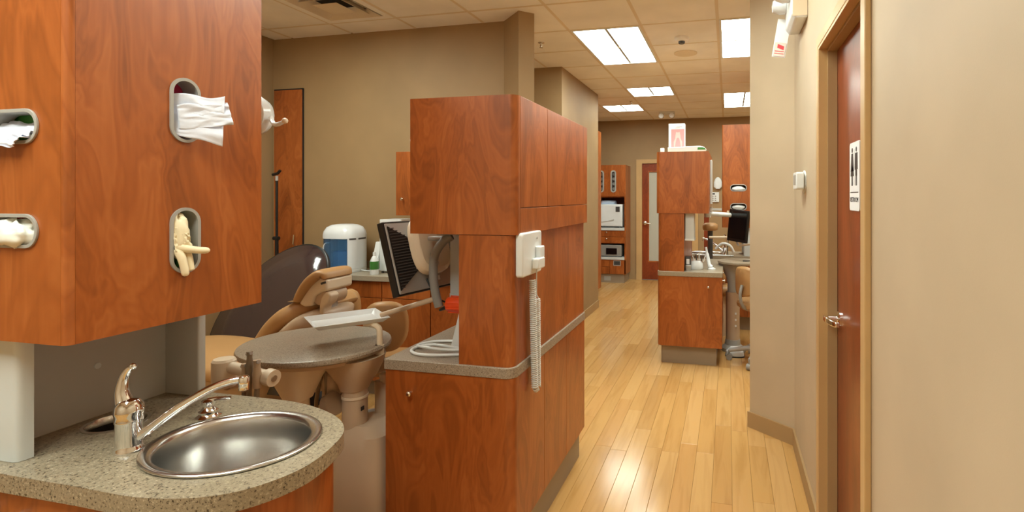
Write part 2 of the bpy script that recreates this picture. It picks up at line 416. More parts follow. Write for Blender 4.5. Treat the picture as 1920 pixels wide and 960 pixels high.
# ------------------------------------------------------------------ walls
def wall(name, poly, mat, label, z0=-.012, z1=CZ + .09): return struct(MB().prism(poly, z0, z1), name, mat, label)
def qbox(x0, x1, y0, y1): return [(x0, y0), (x1, y0), (x1, y1), (x0, y1)]
wall('wall_left', qbox(XL - .12, XL, YN, 3.97), 'wall_tan', 'olive tan side wall of the treatment bay')
wall('wall_bay', [(XL, 3.85), (-1.707, 3.853), (-1.505, 3.657), (-1.415, 3.745), (-1.655, 3.97), (XL, 3.97)], 'wall_tan', 'olive tan bay wall ending in an angled nib')
wall('wall_inner', [(-2.8, 5.345), (-1.71, 5.345), (-1.71, 6.95), (-2.8, 6.95)], 'wall_tan', 'tan wall block beyond the bay')
wall('wall_left_far', qbox(-2.92, -2.8, 3.97, YB), 'wall_tan', 'tan wall at the far left')
wall('wall_back', qbox(-2.92, -1.515, YB, YB + .12), 'wall_tan', 'tan wall beside the frosted door')
wall('wall_back_right', qbox(-.6, XR + .12, YB, YB + .12), 'wall_tan', 'tan wall at the far end')
struct(MB().box(-1.515, -.6, YB, YB + .12, 2.10, CZ + .09), 'wall_back_head', 'wall_tan', 'tan wall above the frosted door')
wall('wall_right_far', qbox(XR, XR + .12, 3.6, YB), 'wall_tan', 'tan wall of the far treatment bay')
wall('wall_near', qbox(XL - .12, RWX + .12, YN - .12, YN), 'wall_light', 'beige wall behind the viewer')
D0, D1, DH = 1.655, 2.405, 2.135      # restroom door opening
WT = .13
wall('wall_right', qbox(RWX, RWX + WT, YN, D0), 'wall_light', 'smooth beige wall nearest the viewer')
wall('wall_right_mid', [(RWX, D1), (RWX, 3.367), (.139, 3.573), (.20, 3.65), (XR + .12, 3.65), (XR + .12, 3.53), (RWX + WT, 3.53), (RWX + WT, D1)], 'wall_light', 'beige wall with an angled corner past the restroom door')
struct(MB().box(RWX, RWX + WT, D0, D1, DH, CZ + .09), 'wall_right_head', 'wall_light', 'beige wall above the restroom door')
wall('wall_restroom', qbox(RWX + 1.0, RWX + 1.1, D0 - .8, 3.5), 'wall_light', 'wall inside the restroom')

def baseb(name, pts, label, h=.1, t=.012):
    """pts along the wall, room side on the left of the walk"""
    m = MB(); P = [Vector((p[0], p[1])) for p in pts]; off = []
    for i in range(len(P)):
        ns = []
        if i: d = (P[i] - P[i - 1]).normalized(); ns.append(Vector((-d.y, d.x)))
        if i < len(P) - 1: d = (P[i + 1] - P[i]).normalized(); ns.append(Vector((-d.y, d.x)))
        n = sum(ns, Vector((0, 0))) / len(ns); n = n / max(n.length_squared, .3); off.append(P[i] + n * t)
    poly = [tuple(p) for p in P] + [tuple(p) for p in reversed(off)]
    return struct(m.prism(poly, 0, h), name, 'base_tan', label)
baseb('baseboard_right', [(RWX, D1 + .05), (RWX, 3.367), (.139, 3.573), (.20, 3.65), (.8, 3.65)], 'tan baseboard turning the angled wall corner')
baseb('baseboard_right_near', [(RWX, YN), (RWX, D0 - .05)], 'tan baseboard under the near wall')
baseb('baseboard_left', [(-1.71, 6.95), (-1.71, 5.345), (-2.8, 5.345)][::1], 'tan baseboard of the wall block beyond the bay')
baseb('baseboard_bay', [(-1.655, 3.97), (-1.415, 3.745), (-1.505, 3.657), (-1.707, 3.853), (-1.75, 3.853)], 'tan baseboard around the angled nib')
baseb('baseboard_back', [(-1.58, YB), (-1.62, YB)], 'short tan baseboard beside the frosted door')

# ------------------------------------------------------------------ restroom door
CW, CP = .045, .018
tr = struct(MB().prism([(D0 - CW, 0), (D0 - CW, DH + CW), (D1 + CW, DH + CW), (D1 + CW, 0), (D1, 0), (D1, DH), (D0, DH), (D0, 0)], RWX - CP, RWX, axes='yzx'), 'trim_1', 'trim_tan', 'tan metal casing round the restroom door', bevel=.003)
JX = RWX - CP + .002
MB().prism([(D0 + .0, 0), (D0, DH), (D1, DH), (D1, 0), (D1 - .012, 0), (D1 - .012, DH - .012), (D0 + .012, DH - .012), (D0 + .012, 0)], JX, RWX + WT, axes='yzx').build('jamb', 'trim_tan', tr)
MB().prism([(D0 + .012, 0), (D0 + .012, DH - .012), (D1 - .012, DH - .012), (D1 - .012, 0), (D1 - .026, 0), (D1 - .026, DH - .026), (D0 + .026, DH - .026), (D0 + .026, 0)], RWX + .018, RWX + .055, axes='yzx').build('door_stop', 'base_tan', tr)
DX = RWX + .056
dr = struct(MB().box(DX, DX + .045, D0 + .014, D1 - .014, .008, DH - .014), 'door_1', 'cherry_dark', 'cherry wood restroom door with lever handle')
hy = D1 - .085
hd = MB().lathe([(.032, 0), (.032, -.008), (.024, -.014), (.012, -.016), (.012, -.055), (0, -.055)], (DX, hy, 1.0), 'x', 18).build('handle', 'chrome', dr, smooth=True)
MB().loft([[(DX - .055 + dx, hy + yy, 1.0 + zz) for dx, zz in ((-.010, -.012), (.008, -.012), (.008, .012), (-.010, .012))] for yy in (.018,)] +
          [[(DX - .055 + dx + q * .4, hy + yy, 1.0 + zz * (1 - q * 3)) for dx, zz in ((-.010, -.012), (.008, -.012), (.008, .012), (-.010, .012))] for yy, q in ((-.03, 0), (-.09, .03), (-.115, .06))]).build('lever', 'chrome', hd, bevel=.004, smooth=True)
# restroom sign
sg = thing('restroom_sign', 'white restroom sign with man and woman figures on the cherry door', 'sign', (DX, 2.06, 1.45))
sy0, sy1, sz0, sz1 = 1.985, 2.135, 1.448, 1.695
MB().prism(rrect(sy0, sy1, sz0, sz1, .012), DX - .004, DX, axes='yzx').build('plate', 'paper', sg)
def fig(yc, woman):
    xx = DX - .0046; m = MB()
    m.prism(arc(yc, 1.667, .009, 0, 330, 11), xx, xx + .001, axes='yzx')
    if woman: body = [(-.012, 1.655), (.012, 1.655), (.024, 1.59), (.016, 1.592), (.012, 1.615), (.024, 1.573), (-.024, 1.573), (-.012, 1.615), (-.016, 1.592), (-.024, 1.59)]
    else: body = [(-.018, 1.655), (.018, 1.655), (.022, 1.595), (.015, 1.595), (.013, 1.635), (.013, 1.573), (-.013, 1.573), (-.013, 1.635), (-.015, 1.595), (-.022, 1.595)]
    m.prism([(yc + a, b) for a, b in body], xx, xx + .001, axes='yzx')
    for s in (-1, 1): m.box(xx, xx + .001, yc + s * .002, yc + s * .010, 1.538, 1.574)
    m.build('pictogram', 'ink', sg)
fig(2.092, True); fig(2.030, False)
MB().box(DX - .0046, DX - .0036, sy0 + .015, sy1 - .015, 1.513, 1.516).build('rule', 'ink', sg)
MB().box(DX - .0046, DX - .0036, 2.059, 2.061, 1.54, 1.67).build('rule', 'ink_grey', sg)
text_part('RESTROOM', .024, (DX - .0044, 2.06, 1.487), (0, -1, 0), (0, 0, 1), 'ink', sg)
# thermostat-like dispenser on the wall
ws = thing('wall_sensor', 'small white box fixed to the beige wall before the restroom door', 'wall sensor', (RWX, 2.93, 1.52))
MB().prism(rrect(2.86, 3.0, 1.535, 1.625, .012), RWX - .05, RWX - .012, axes='yzx').build('body', 'white_plastic', ws, bevel=.005)
MB().lathe([(.06, 0), (.06, -.006), (.03, -.012), (.03, -.014)], (RWX, 2.93, 1.575), 'x', 18).build('wall_plate', 'white_plastic', ws, smooth=True)
MB().box(RWX - .0515, RWX - .05, 2.885, 2.975, 1.56, 1.61).build('window', 'bezel', ws)
# emergency light
el = thing('emergency_light', 'white emergency light unit high on the beige wall', 'emergency light', (RWX, 2.97, 2.40))
MB().prism([(RWX, 2.40), (.335, 2.40), (.312, 2.425), (.308, 2.60), (RWX, 2.60)], 2.82, 3.12, axes='xzy').build('housing', 'white_plastic', el, bevel=.008, smooth=True)
MB().box(.318, RWX - .002, 2.818, 2.8205, 2.41, 2.59).build('end_seam', 'cream_plastic', el)
for yy in (2.88, 3.06):
    k = MB().lathe([(0, -.05), (.03, -.045), (.045, -.01), (.045, .02), (.03, .04), (0, .045)], (.285, yy, 2.545), 'x', 16).build('lamp_head', 'white_gloss', el, smooth=True)
    MB().cyl((.30, yy, 2.545), (.30, yy, 2.57), .012).build('lamp_pivot', 'bezel', k)
tg = thing('warning_tag', 'pink and red printed tag hanging under the emergency light', 'tag', (.30, 3.10, 2.28))
m = MB().grid(lambda u, v: (.275 + .07 * u - .035 * v, 3.13 - .01 * u, 2.50 - .21 * v - .015 * u), 6, 8); m.build('card', 'paper', tg, solid=.001)
def tp(u, v): return (.275 + .07 * u - .035 * v, 3.126 - .01 * u, 2.50 - .21 * v - .015 * u)
m = MB().grid(lambda u, v: tp(.08 + .84 * u, .62 + .36 * v), 3, 3); m.build('pink_print', 'tag_pink', tg, solid=.0006)
m = MB().grid(lambda u, v: (lambda p: (p[0], p[1] - .001, p[2]))(tp(.30 + .5 * u, .66 + .1 * v + .05 * u)), 2, 2); m.build('red_arrow', 'tag_red', tg, solid=.0006)
for q in (.84, .90):
    m = MB().grid(lambda u, v: (lambda p: (p[0], p[1] - .001, p[2]))(tp(.15 + .7 * u, q + .018 * v)), 2, 1); m.build('print_line', 'tag_red', tg, solid=.0006)

# ------------------------------------------------------------------ cabinets: island with hutch
def island(xc, sg, y0, labs, gran, L=1.04, W=.566):
    """xc corridor face, sg direction of the worktop side, y0 front"""
    U = lambda u: xc + sg * u
    def poly(u0, u1, a, b, r):                                   # rounded corridor front corner
        p = rrect(0, 1, 0, 1, 0)
        c = [(U(u0 + r - r * math.cos(math.radians(t))), a + r - r * math.sin(math.radians(t))) for t in range(0, 91, 15)]
        return c + [(U(u1), a), (U(u1), b), (U(u0), b)]
    y1 = y0 + L
    b = thing('base_cabinet', labs[0], 'cabinet', (U(W / 2), (y0 + y1) / 2, 0), 'cherry island cabinets')
    MB().prism(poly(.026, W - .05, y0 + .045, y1 - .02, .02), 0, .165).build('plinth', 'plinth', b)
    MB().box(U(.02), U(W - .022), y0 + .02, y1 - .003, .167, .785).build('carcass', 'cherry', b)
    ya = y0 + .352; yb = y0 + .69
    # front and rounded corner in one wrapped panel
    R = .035
    out = [(U(R - R * math.cos(math.radians(t))), y0 + R - R * math.sin(math.radians(t))) for t in range(0, 91, 15)]
    inn = [(U(R - (R - .018) * math.cos(math.radians(t))), y0 + R - (R - .018) * math.sin(math.radians(t))) for t in range(90, -1, -15)]
    MB().prism([(U(0), ya - .002)] + out + [(U(W), y0), (U(W), y0 + .018)] + inn + [(U(.018), ya - .002)], .165, .787).build('wrap_door', 'cherry', b, smooth=True)
    for a, c in ((ya + .001, yb - .001), (yb + .001, y1)): MB().box(U(0), U(.018), a, c, .165, .787).build('side_panel', 'cherry', b, bevel=.001)
    for a, c in ((y0 + .02, y0 + L / 2 - .0015), (y0 + L / 2 + .0015, y1)): 
        d = MB().box(U(W - .021), U(W - .001), a, c, .165, .787).build('drawer_front', 'cherry', b, bevel=.001)
        knob((U(W - .001), (a + c) / 2, .72), '+x' if sg > 0 else '-x', d)
    knob((U(W - .118), y0, .70), '-y', b)
    wt = MB().prism(poly(-.004, W + .004, y0 - .006, y1, .045), .787, .83).build('worktop', gran, None, bevel=.003, smooth=True)
    tag(wt, labs[1], 'worktop', 'speckled worktops')
    h = thing('hutch_cabinet', labs[2], 'cabinet', (U(.12), (y0 + y1) / 2, .83), 'cherry hutches on island worktops')
    MB().prism(poly(.004, .236, y0 + .004, y1 - .004, .035), .83, 1.346).build('column_panel', 'cherry', h, smooth=True)
    z0, z1, D = 1.348, 1.897, .452
    MB().prism(poly(.012, D - .01, y0 + .012, y1 + .01, .03), z0 + .002, z1 - .004).build('carcass', 'cherry', h, smooth=True)
    out = [(U(-.012 + R - R * math.cos(math.radians(t))), y0 + R - R * math.sin(math.radians(t))) for t in range(0, 91, 15)]
    MB().prism([(U(-.012), y0 + .022 + .016)] + out + [(U(D), y0), (U(D), y0 + .018), (U(.02), y0 + .018), (U(.02), y0 + .038)], z0, z1).build('end_panel', 'cherry', h, smooth=True)
    MB().box(U(-.012), U(.012), y0 + .040, y1 + .015, z0, z0 + .104).build('valance', 'cherry', h, bevel=.001)
    ym = y0 + .362
    for a, c in ((y0 + .041, ym - .0015), (ym + .0015, y1 + .015)): MB().box(U(-.012), U(.006), a, c, z0 + .107, z1).build('door', 'cherry', h, bevel=.001)
    MB().box(U(D - .019), U(D), y0 + .02, y1 + .01, z0, z1).build('bay_side_panel', 'cherry', h, bevel=.001)
    MB().box(U(.03), U(D - .004), y0 + .03, y1 + .012, z1 - .004, z1 + .001).build('top_edge', 'trim_tan', h)
    return b, wt, h
island(-.81, -1, 1.92, ['cherry base cabinet with round knob at the near end of the corridor island', 'grey speckled worktop with rounded corner holding the power strip', 'cherry hutch cabinet with white wall plate and coiled cord on its side'], 'granite_grey')
island(-.616, 1, 4.74, ['smaller far cherry base cabinet on grey plinth in the corridor', 'far grey worktop with white dispensers on it', 'far cherry hutch cabinet carrying a tooth model carton'], 'granite_far')

# ------------------------------------------------------------------ sink units with dispenser cabinet
def sink_unit(xe, sg, yf, labs, gran, near=True):
    """xe end of the upper cabinet, sg direction into the unit, yf front"""
    U = lambda u: xe + sg * u; yb = yf + .53; LEN = .75 if near else .9
    zb, zt = 1.15, 2.30
    # worktop outline (u, y): straight front, swelling round end
    end = spline([(.25, yf - .003), (-.02, yf - .003), (-.25, yf - .001), (-.405, yf + .056), (-.478, yf + .18), (-.463, yf + .32), (-.413, yf + .413), (-.307, yf + .485), (-.144, yf + .533), (.03, yf + .54), (.2, yf + .54)], 6)
    full = [(LEN, yf - .003)] + end + [(LEN, yf + .54)]
    sc = (-.19, yf + .264); hc = (.26, yf + .28)
    ell = lambda c, a, bb, n=40: [(c[0] + a * math.cos(2 * PI * i / n), c[1] + bb * math.sin(2 * PI * i / n)) for i in range(n)]
    W2 = lambda pts: [(U(p[0]), p[1]) for p in pts]
    wt = thing('worktop', labs[1], 'worktop', (U(.1), yf + .27, .787), 'speckled worktops')
    MB().prism(W2(full), .785, .83, [W2(ell(sc, .205, .175)), W2(ell(hc, .070, .070, 24))]).build('slab', gran, wt, bevel=.004, smooth=True)
    wr = MB().loft([[(U(p[0]), p[1], z) for p in ell(hc, .078 * k, .078 * k, 32)] for k, z in ((1, .830), (1, .833), (.9, .834), (.86, .828), (.85, .80))], cap=False).build('waste_ring', 'steel', wt, smooth=True)
    MB().loft([[(U(p[0]), p[1], z) for p in ell(hc, .066, .066, 32)] for z in (.812, .62)], cap=False).build('waste_tube', 'dark_hole', wr)
    # cabinet below
    b = thing('sink_cabinet', labs[0], 'cabinet', (U(.1), yf + .27, 0), 'cherry sink cabinets')
    inset = lambda d: [(LEN - .005, yf + d)] + [(u + (d if u < -.3 else d * .3), min(max(y, yf + d), yf + .537 - d)) for u, y in end] + [(LEN - .005, yf + .537 - d)]
    def dedupe(p):
        o = []
        for q in p:
            if not o or (Vector(q) - Vector(o[-1])).length > 1e-4: o.append(q)
        return o
    MB().prism(W2(dedupe(inset(.075))), 0, .15).build('plinth', 'plinth', b)
    MB().prism(W2(dedupe(inset(.036))), .15, .783, [W2(ell(sc, .21, .18)), W2(ell(hc, .075, .075, 24))]).build('body', 'cherry', b, smooth=True, ang=25)
    for i, (u0, u1) in enumerate(((-.2, .27), (.274, LEN - .006))):
        d = MB().box(U(u0), U(u1), yf + .016, yf + .036, .155, .770).build('door', 'cherry', b, bevel=.001)
        knob((U(.22 if i == 0 else .32), yf + .016, .70), '-y', d)
    # stainless basin
    prof = [(.222, .192, .8345), (.222, .192, .838), (.214, .184, .840), (.196, .168, .836), (.192, .164, .825), (.190, .162, .76), (.187, .159, .69), (.175, .147, .668), (.150, .125, .660), (.06, .05, .656), (.0252, .0252, .655)]
    bs = thing('sink_basin', labs[2], 'sink', (U(sc[0]), sc[1], .83))
    MB().loft([[(U(p[0]), p[1], z - .002) for p in ell(sc, a, bb, 48)] for a, bb, z in prof], cap=False).build('bowl', 'steel', bs, smooth='all', solid=.0015)
    MB().lathe([(.026, .659), (.026, .657), (.018, .655), (0, .655)], (U(sc[0]), sc[1], 0), 'z', 16).build('drain', 'chrome', bs, smooth=True)
    # mixer tap
    fx, fy = U(.036), yf + .158
    t = thing('sink_faucet', labs[3], 'faucet', (fx, fy, .83))
    MB().lathe([(.0325, .0), (.0325, .006), (.030, .011), (.029, .02), (.029, .075), (.031, .079), (.031, .083), (.030, .095), (.033, .105), (.030, .122), (.021, .134), (.0, .139)], (fx, fy, .83), 'z', 24).build('body', 'chrome', t, smooth=True)
    e_ = -sg
    hp = spline([(fx + e_ * .97 * k, fy + .23 * k, z) for k, z in ((-.004, .925), (-.012, .955), (-.019, .985), (-.014, 1.02), (-.003, 1.042), (.010, 1.052))], 5)
    n = len(hp); MB().tube(hp, [.020 * (1 - i / n) ** 1.8 + .0075 for i in range(n)], 12).build('lever', 'chrome', t, smooth=True)
    MB().lathe([(0, -.009), (.007, -.006), (.0095, 0), (.007, .006), (0, .009)], hp[-1], 'z', 12).build('lever_tip', 'chrome', t, smooth=True)
    sq_ = lambda k, z: (fx + e_ * .93 * k, fy + .37 * k, z)
    sp = spline([sq_(.018, .862), sq_(.05, .885), sq_(.12, .938), (sq_(.195, .982)), sq_(.245, 1.0), sq_(.278, 1.004)], 7); ex, ey, _z = sp[-1]
    MB().tube(sp, [.013 - .004 * (i / len(sp)) for i in range(len(sp))], 14).build('spout', 'chrome', t, smooth=True)
    MB().lathe([(0, 1.014), (.010, 1.013), (.0135, 1.008), (.0135, .992), (.0125, .990), (.0125, .976), (.008, .976), (0, .98)], (ex, ey, 0), 'z', 16).build('spout_tip', 'chrome', t, smooth=True)
    # soap pump
    px, py = U(.035), yf + .376
    s = thing('soap_pump', labs[4], 'soap pump', (px, py, .83))
    MB().lathe([(.034, 0), (.034, .004), (.026, .010), (.024, .014), (.026, .020), (.020, .024), (.015, .034), (.018, .040), (.018, .050), (.012, .054), (0, .056)], (px, py, .83), 'z', 18).build('collar', 'chrome', s, smooth=True)
    MB().tube([(px, py, .880), (px - sg * .02, py + .012, .884), (px - sg * .05, py + .03, .882)], [.009, .006, .005], 10).build('nozzle', 'chrome', s, smooth=True)
    # dispenser cabinet with its stand panels
    c = thing('dispenser_cabinet', labs[5], 'cabinet', (U(.25), yf + .27, .83), 'cherry dispenser cabinets')
    zs = [(1.626, 1.708), (1.377, 1.457)] if near else [(1.555, 1.632), (1.345, 1.422)]
    es = [(1.653, 1.834), (1.283, 1.467)]
    fs = [slot(U(.088), U(.266), a + .001, b_ - .001) for a, b_ in zs]
    MB().prism([(U(.018), zb), (U(LEN), zb), (U(LEN), zt), (U(.018), zt)], yf, yf + .018, fs, 'xzy').build('front_panel', 'cherry', c)
    ss = [slot(yf + .235, yf + .319, a, b_) for a, b_ in es]
    MB().prism([(yf + .018, zb), (yb, zb), (yb, zt), (yf + .018, zt)], U(0), U(.018), ss, 'yzx').build('end_panel', 'cherry', c)
    R = .016
    co = [(U(R - R * math.cos(math.radians(tt))), yf + R - R * math.sin(math.radians(tt))) for tt in range(0, 91, 15)]
    MB().prism(co + [(U(.0175), yf), (U(.0175), yf + .0175), (U(0), yf + .0175)], zb, zt).build('corner_post', 'cherry', c, smooth=True)
    MB().box(U(LEN - .018), U(LEN), yf + .02, yb, zb, zt).build('inner_side', 'cherry', c)
    MB().box(U(.02), U(LEN - .02), yf + .02, yb - .0, zb, zb + .018).build('bottom', 'cherry', c)
    MB().box(U(.02), U(LEN - .02), yf + .02, yb, zt - .018, zt).build('top', 'cherry', c)
    MB().box(U(.02), U(LEN - .02), yb - .018, yb, zb + .02, zt - .02).build('rear', 'cherry', c)
    for a, b_ in zs:
        e = .013
        z = MB().prism(slot(U(.087 - .001), U(.267 + .001), a - .001, b_ + .001), yf - .005, yf, [slot(U(.087 + .0075), U(.267 - .0075), a + .0075, b_ - .0075)], 'xzy').build('slot_bezel', 'bezel', c, bevel=.002, smooth=True)
        MB().prism(slot(U(.087), U(.267), a, b_), yf - .001, yf + .045, [slot(U(.087 + .006), U(.267 - .006), a + .006, b_ - .006)], 'xzy').build('slot_tunnel', 'bezel', z, smooth=True)
    for a, b_ in es:
        z = MB().prism(slot(yf + .235 - .001, yf + .319 + .001, a - .001, b_ + .001), U(-.005), U(0), [slot(yf + .235 + .0075, yf + .319 - .0075, a + .0075, b_ - .0075)], 'yzx').build('slot_bezel', 'bezel', c, bevel=.002, smooth=True)
        MB().prism(slot(yf + .235, yf + .319, a, b_), U(-.001), U(.05), [slot(yf + .235 + .006, yf + .319 - .006, a + .006, b_ - .006)], 'yzx').build('slot_tunnel', 'bezel', z, smooth=True)
    # splash back and two side fins that carry the upper cabinet
    MB().box(U(.365), U(.38), yf + .06, yb - .03, .831, zb).build('splash_back', 'splash', c)
    MB().prism([(U(.235 + .015 - .015 * math.cos(t)), yf + .055 - .015 * math.sin(t) - .0) for t in (PI / 2, PI / 3, PI / 6, 0)] + [(U(.235), yf + .075), (U(LEN - .02), yf + .075), (U(LEN - .02), yf + .04)], .831, zb).build('side_fin', 'white_lam', c, smooth=True)
    MB().prism(rrect(min(U(.225), U(.38)), max(U(.225), U(.38)), yb - .03, yb - .002, .006, 3), .831, zb).build('side_fin', 'splash', c, smooth=True)
    MB().lathe([(.010, -sg * -.0), (.009, -sg * .003), (0, -sg * .004)], (U(.365), yf + .30, .985), 'x', 12).build('screw_cap', 'white_lam', c)
    return U, c
U, _c = sink_unit(-1.5, -1, .911, ['cherry sink cabinet with a curved end in the near left corner', 'beige speckled worktop with a swelling rounded end around the sink', 'oval stainless steel sink basin set in the beige speckled worktop',
    'chrome single-lever faucet with a long curved spout', 'small chrome soap pump beside the oval sink', 'large cherry dispenser cabinet with slots for tissues and gloves above the near sink'], 'granite')
U2, _c2 = sink_unit(-.064, 1, 6.08, ['far cherry sink cabinet behind the second treatment chair', 'far worktop with sink behind the black monitor', 'far stainless sink basin behind the monitor',
    'far chrome faucet under the dispenser cabinet', 'far chrome soap pump beside the sink', 'far cherry dispenser cabinet with two slots behind the black monitor'], 'granite_far', near=False)

# ------------------------------------------------------------------ boxes, tissues and gloves in the near dispenser cabinet
def carton(x0, x1, y0, y1, z0, z1, mat, label, open_face):
    t = thing('carton', label, 'carton', ((x0 + x1) / 2, (y0 + y1) / 2, z0), 'boxes inside the dispenser slots')
    MB().box(x0, x1, y0, y1, z0, z1).build('body', mat, t)
    return t
carton(-1.70, -1.552, 1.175, 1.222, 1.64, 1.845, 'print_pink', 'dark pink tissue carton inside the upper side slot', 'x')
carton(-1.70, -1.552, 1.205, 1.235, 1.27, 1.475, 'print_green', 'green glove carton inside the lower side slot', 'x')
carton(-1.80, -1.575, .962, 1.10, 1.60, 1.72, 'print_green', 'green carton inside the upper front slot', 'y')
carton(-1.80, -1.575, .962, 1.10, 1.35, 1.47, 'print_red', 'red carton inside the lower front slot', 'y')
def patch(c00, c10, c11, c01, amp, freq, seed, nu=26, nv=26):
    c00, c10, c11, c01 = map(Vector, (c00, c10, c11, c01)); n = (c10 - c00).cross(c01 - c00).normalized()
    def fn(u, v):
        p = (c00 * (1 - u) + c10 * u) * (1 - v) + (c01 * (1 - u) + c11 * u) * v
        q = Vector((u * freq * .5, v * freq, seed))
        d = abs(noise.noise(q)) * 1.4 - .3 + .5 * abs(noise.noise(q * 2.3)); e = noise.noise(q * 1.7 + Vector((5, 3, 1)))
        return p + n * d * amp * (.4 + u) + Vector((0, 0, 1)) * e * amp * .6
    return MB().grid(fn, nu, nv)
t = thing('tissue', 'white paper tissue pulled out of the upper side slot of the near cabinet', 'tissue', (-1.46, 1.25, 1.63))
m = patch((-1.525, 1.150, 1.785), (-1.44, 1.258, 1.79), (-1.425, 1.238, 1.648), (-1.52, 1.158, 1.672), .016, 2.6, 1.3)
m.build('sheet', 'tissue', t, smooth='all', solid=.001)
m = patch((-1.50, 1.165, 1.755), (-1.433, 1.262, 1.775), (-1.412, 1.262, 1.708), (-1.50, 1.172, 1.69), .012, 3, 4.1); m.build('folded_layer', 'tissue', t, smooth='all', solid=.001)
m = patch((-1.552, 1.150, 1.79), (-1.515, 1.152, 1.785), (-1.515, 1.156, 1.675), (-1.552, 1.152, 1.665), .008, 3, 8.1, 10, 14); m.build('tucked_end', 'tissue', t, smooth='all', solid=.001)
# latex glove in the lower side slot
t = thing('latex_glove', 'cream latex glove with fingers hanging from the lower side slot', 'glove', (-1.49, 1.19, 1.29))
def finger(pts, rs, par, mat='latex', name='finger'):
    p = spline(pts, 5); n = len(p); rr = [rs[0] + (rs[1] - rs[0]) * i / (n - 1) for i in range(n)]; rr[-1] *= .45; rr[-2] *= .85
    return MB().tube(p, rr, 10).build(name, mat, par, smooth='all')
def wad(c, a, b_, cc, seed):
    def fn(u, v):
        t_ = u * 2 * PI; p_ = v * PI; q = Vector((math.cos(t_) * 1.6, math.sin(t_) * 1.6, v * 3 + seed)); s_ = 1 + .35 * noise.noise(q) + .15 * noise.noise(q * 2.7)
        return (c[0] + a * s_ * math.sin(p_) * math.cos(t_), c[1] + b_ * s_ * math.sin(p_) * math.sin(t_), c[2] + cc * s_ * math.cos(p_))
    return MB().grid(fn, 28, 18)
wad((-1.506, 1.174, 1.392), .022, .021, .060, 5.3).build('palm', 'latex', t, smooth='all')
m = patch((-1.512, 1.152, 1.445), (-1.492, 1.186, 1.430), (-1.486, 1.192, 1.380), (-1.497, 1.154, 1.370), .014, 4, 2.7, 20, 20); m.build('cuff', 'latex', t, smooth='all', solid=.002)
m = patch((-1.500, 1.152, 1.415), (-1.482, 1.184, 1.400), (-1.480, 1.196, 1.350), (-1.490, 1.154, 1.345), .012, 5, 9.7, 20, 20); m.build('back_of_hand', 'latex', t, smooth='all', solid=.002)
finger([(-1.50, 1.165, 1.36), (-1.485, 1.18, 1.352), (-1.475, 1.205, 1.346), (-1.465, 1.232, 1.343)], (.012, .009), t)
finger([(-1.50, 1.165, 1.35), (-1.488, 1.168, 1.33), (-1.482, 1.172, 1.30), (-1.480, 1.174, 1.276)], (.012, .009), t)
finger([(-1.51, 1.19, 1.36), (-1.495, 1.193, 1.33), (-1.49, 1.195, 1.30), (-1.488, 1.195, 1.288)], (.011, .009), t)
# tissue and glove in the two front slots
t = thing('tissue', 'white tissue drooping from the upper front slot of the near cabinet', 'tissue', (-1.68, .89, 1.61))
m = patch((-1.76, .95, 1.685), (-1.60, .955, 1.685), (-1.606, .90, 1.645), (-1.76, .90, 1.655), .012, 5, 3.3); m.build('sheet', 'tissue', t, smooth='all', solid=.001)
m = patch((-1.74, .905, 1.665), (-1.61, .902, 1.648), (-1.633, .882, 1.618), (-1.74, .884, 1.622), .010, 5, 6.3); m.build('drooping_end', 'tissue', t, smooth='all', solid=.001)
t = thing('vinyl_gloves', 'bunched translucent white gloves in the lower front slot of the near cabinet', 'glove', (-1.68, .90, 1.375))
def bag(u, v):
    a = u * PI * 2; b = v * PI; q = Vector((math.cos(a) * 2, math.sin(a) * 2, v * 4)); s = 1 + .28 * noise.noise(q) + .12 * noise.noise(q * 2.5)
    return (-1.685 + .082 * s * math.sin(b) * math.cos(a), .925 + .034 * s * math.sin(b) * math.sin(a), 1.408 + .034 * s * math.cos(b))
m = MB().grid(bag, 40, 24); m.build('gloves', 'latex_white', t, smooth='all')

# ------------------------------------------------------------------ things on the near island
cp = thing('cord_holder_plate', 'white wall plate with plug and coiled cord on the hutch side', 'wall plate', (-.80, 2.07, 1.18))
XF = -.8135
MB().prism(rrect(1.945, 2.165, 1.178, 1.354, .014), XF, XF + .03, axes='yzx').build('plate', 'white_plastic', cp, bevel=.006, seg=3, smooth=True)
MB().lathe([(.005, 0), (.004, .003), (0, .004)], (XF + .03, 2.105, 1.325), 'x', 10).build('screw', 'bezel', cp)
ck = MB().prism(rrect(2.045, 2.125, 1.20, 1.245, .008), XF + .03, XF + .06, axes='yzx').build('cradle', 'white_plastic', cp, bevel=.005, smooth=True)
MB().prism(rrect(2.085, 2.135, 1.24, 1.292, .008), XF + .03, XF + .055, axes='yzx').build('plug', 'white_gloss', ck, bevel=.005, smooth=True)
cd = []
def helix(p0, p1, r, turns, n=9):
    p0, p1 = Vector(p0), Vector(p1); d = (p1 - p0); T = d.normalized(); u = Vector((1, 0, 0)); w = T.cross(u).normalized(); out = []
    for i in range(turns * n + 1):
        a = 2 * PI * i / n; out.append(tuple(p0 + d * (i / (turns * n)) + (u * math.cos(a) + w * math.sin(a)) * r))
    return out
XC = XF + .032
path = [(XC, 2.095, 1.20), (XC, 2.095, 1.12), (XC, 2.092, 1.09)]
cord = MB().tube(spline([(XC, 2.098, 1.20), (XC, 2.096, 1.14), (XC, 2.096, 1.09), (XC + .004, 2.103, 1.075), (XC, 2.112, 1.065)], 5), .0028, 8)
cord.tube(helix((XC, 2.098, 1.07), (XC, 2.104, .70), .0135, 46), .0032, 6)
cord.tube(helix((XC - .004, 2.058, 1.155), (XC - .002, 2.082, .70), .0125, 56), .0032, 6)
cord.tube(helix((XC - .002, 2.084, .70), (XC - .001, 2.100, .685), .010, 3), .0032, 6)
cord.build('coiled_cord', 'white_plastic', cp, smooth='all')

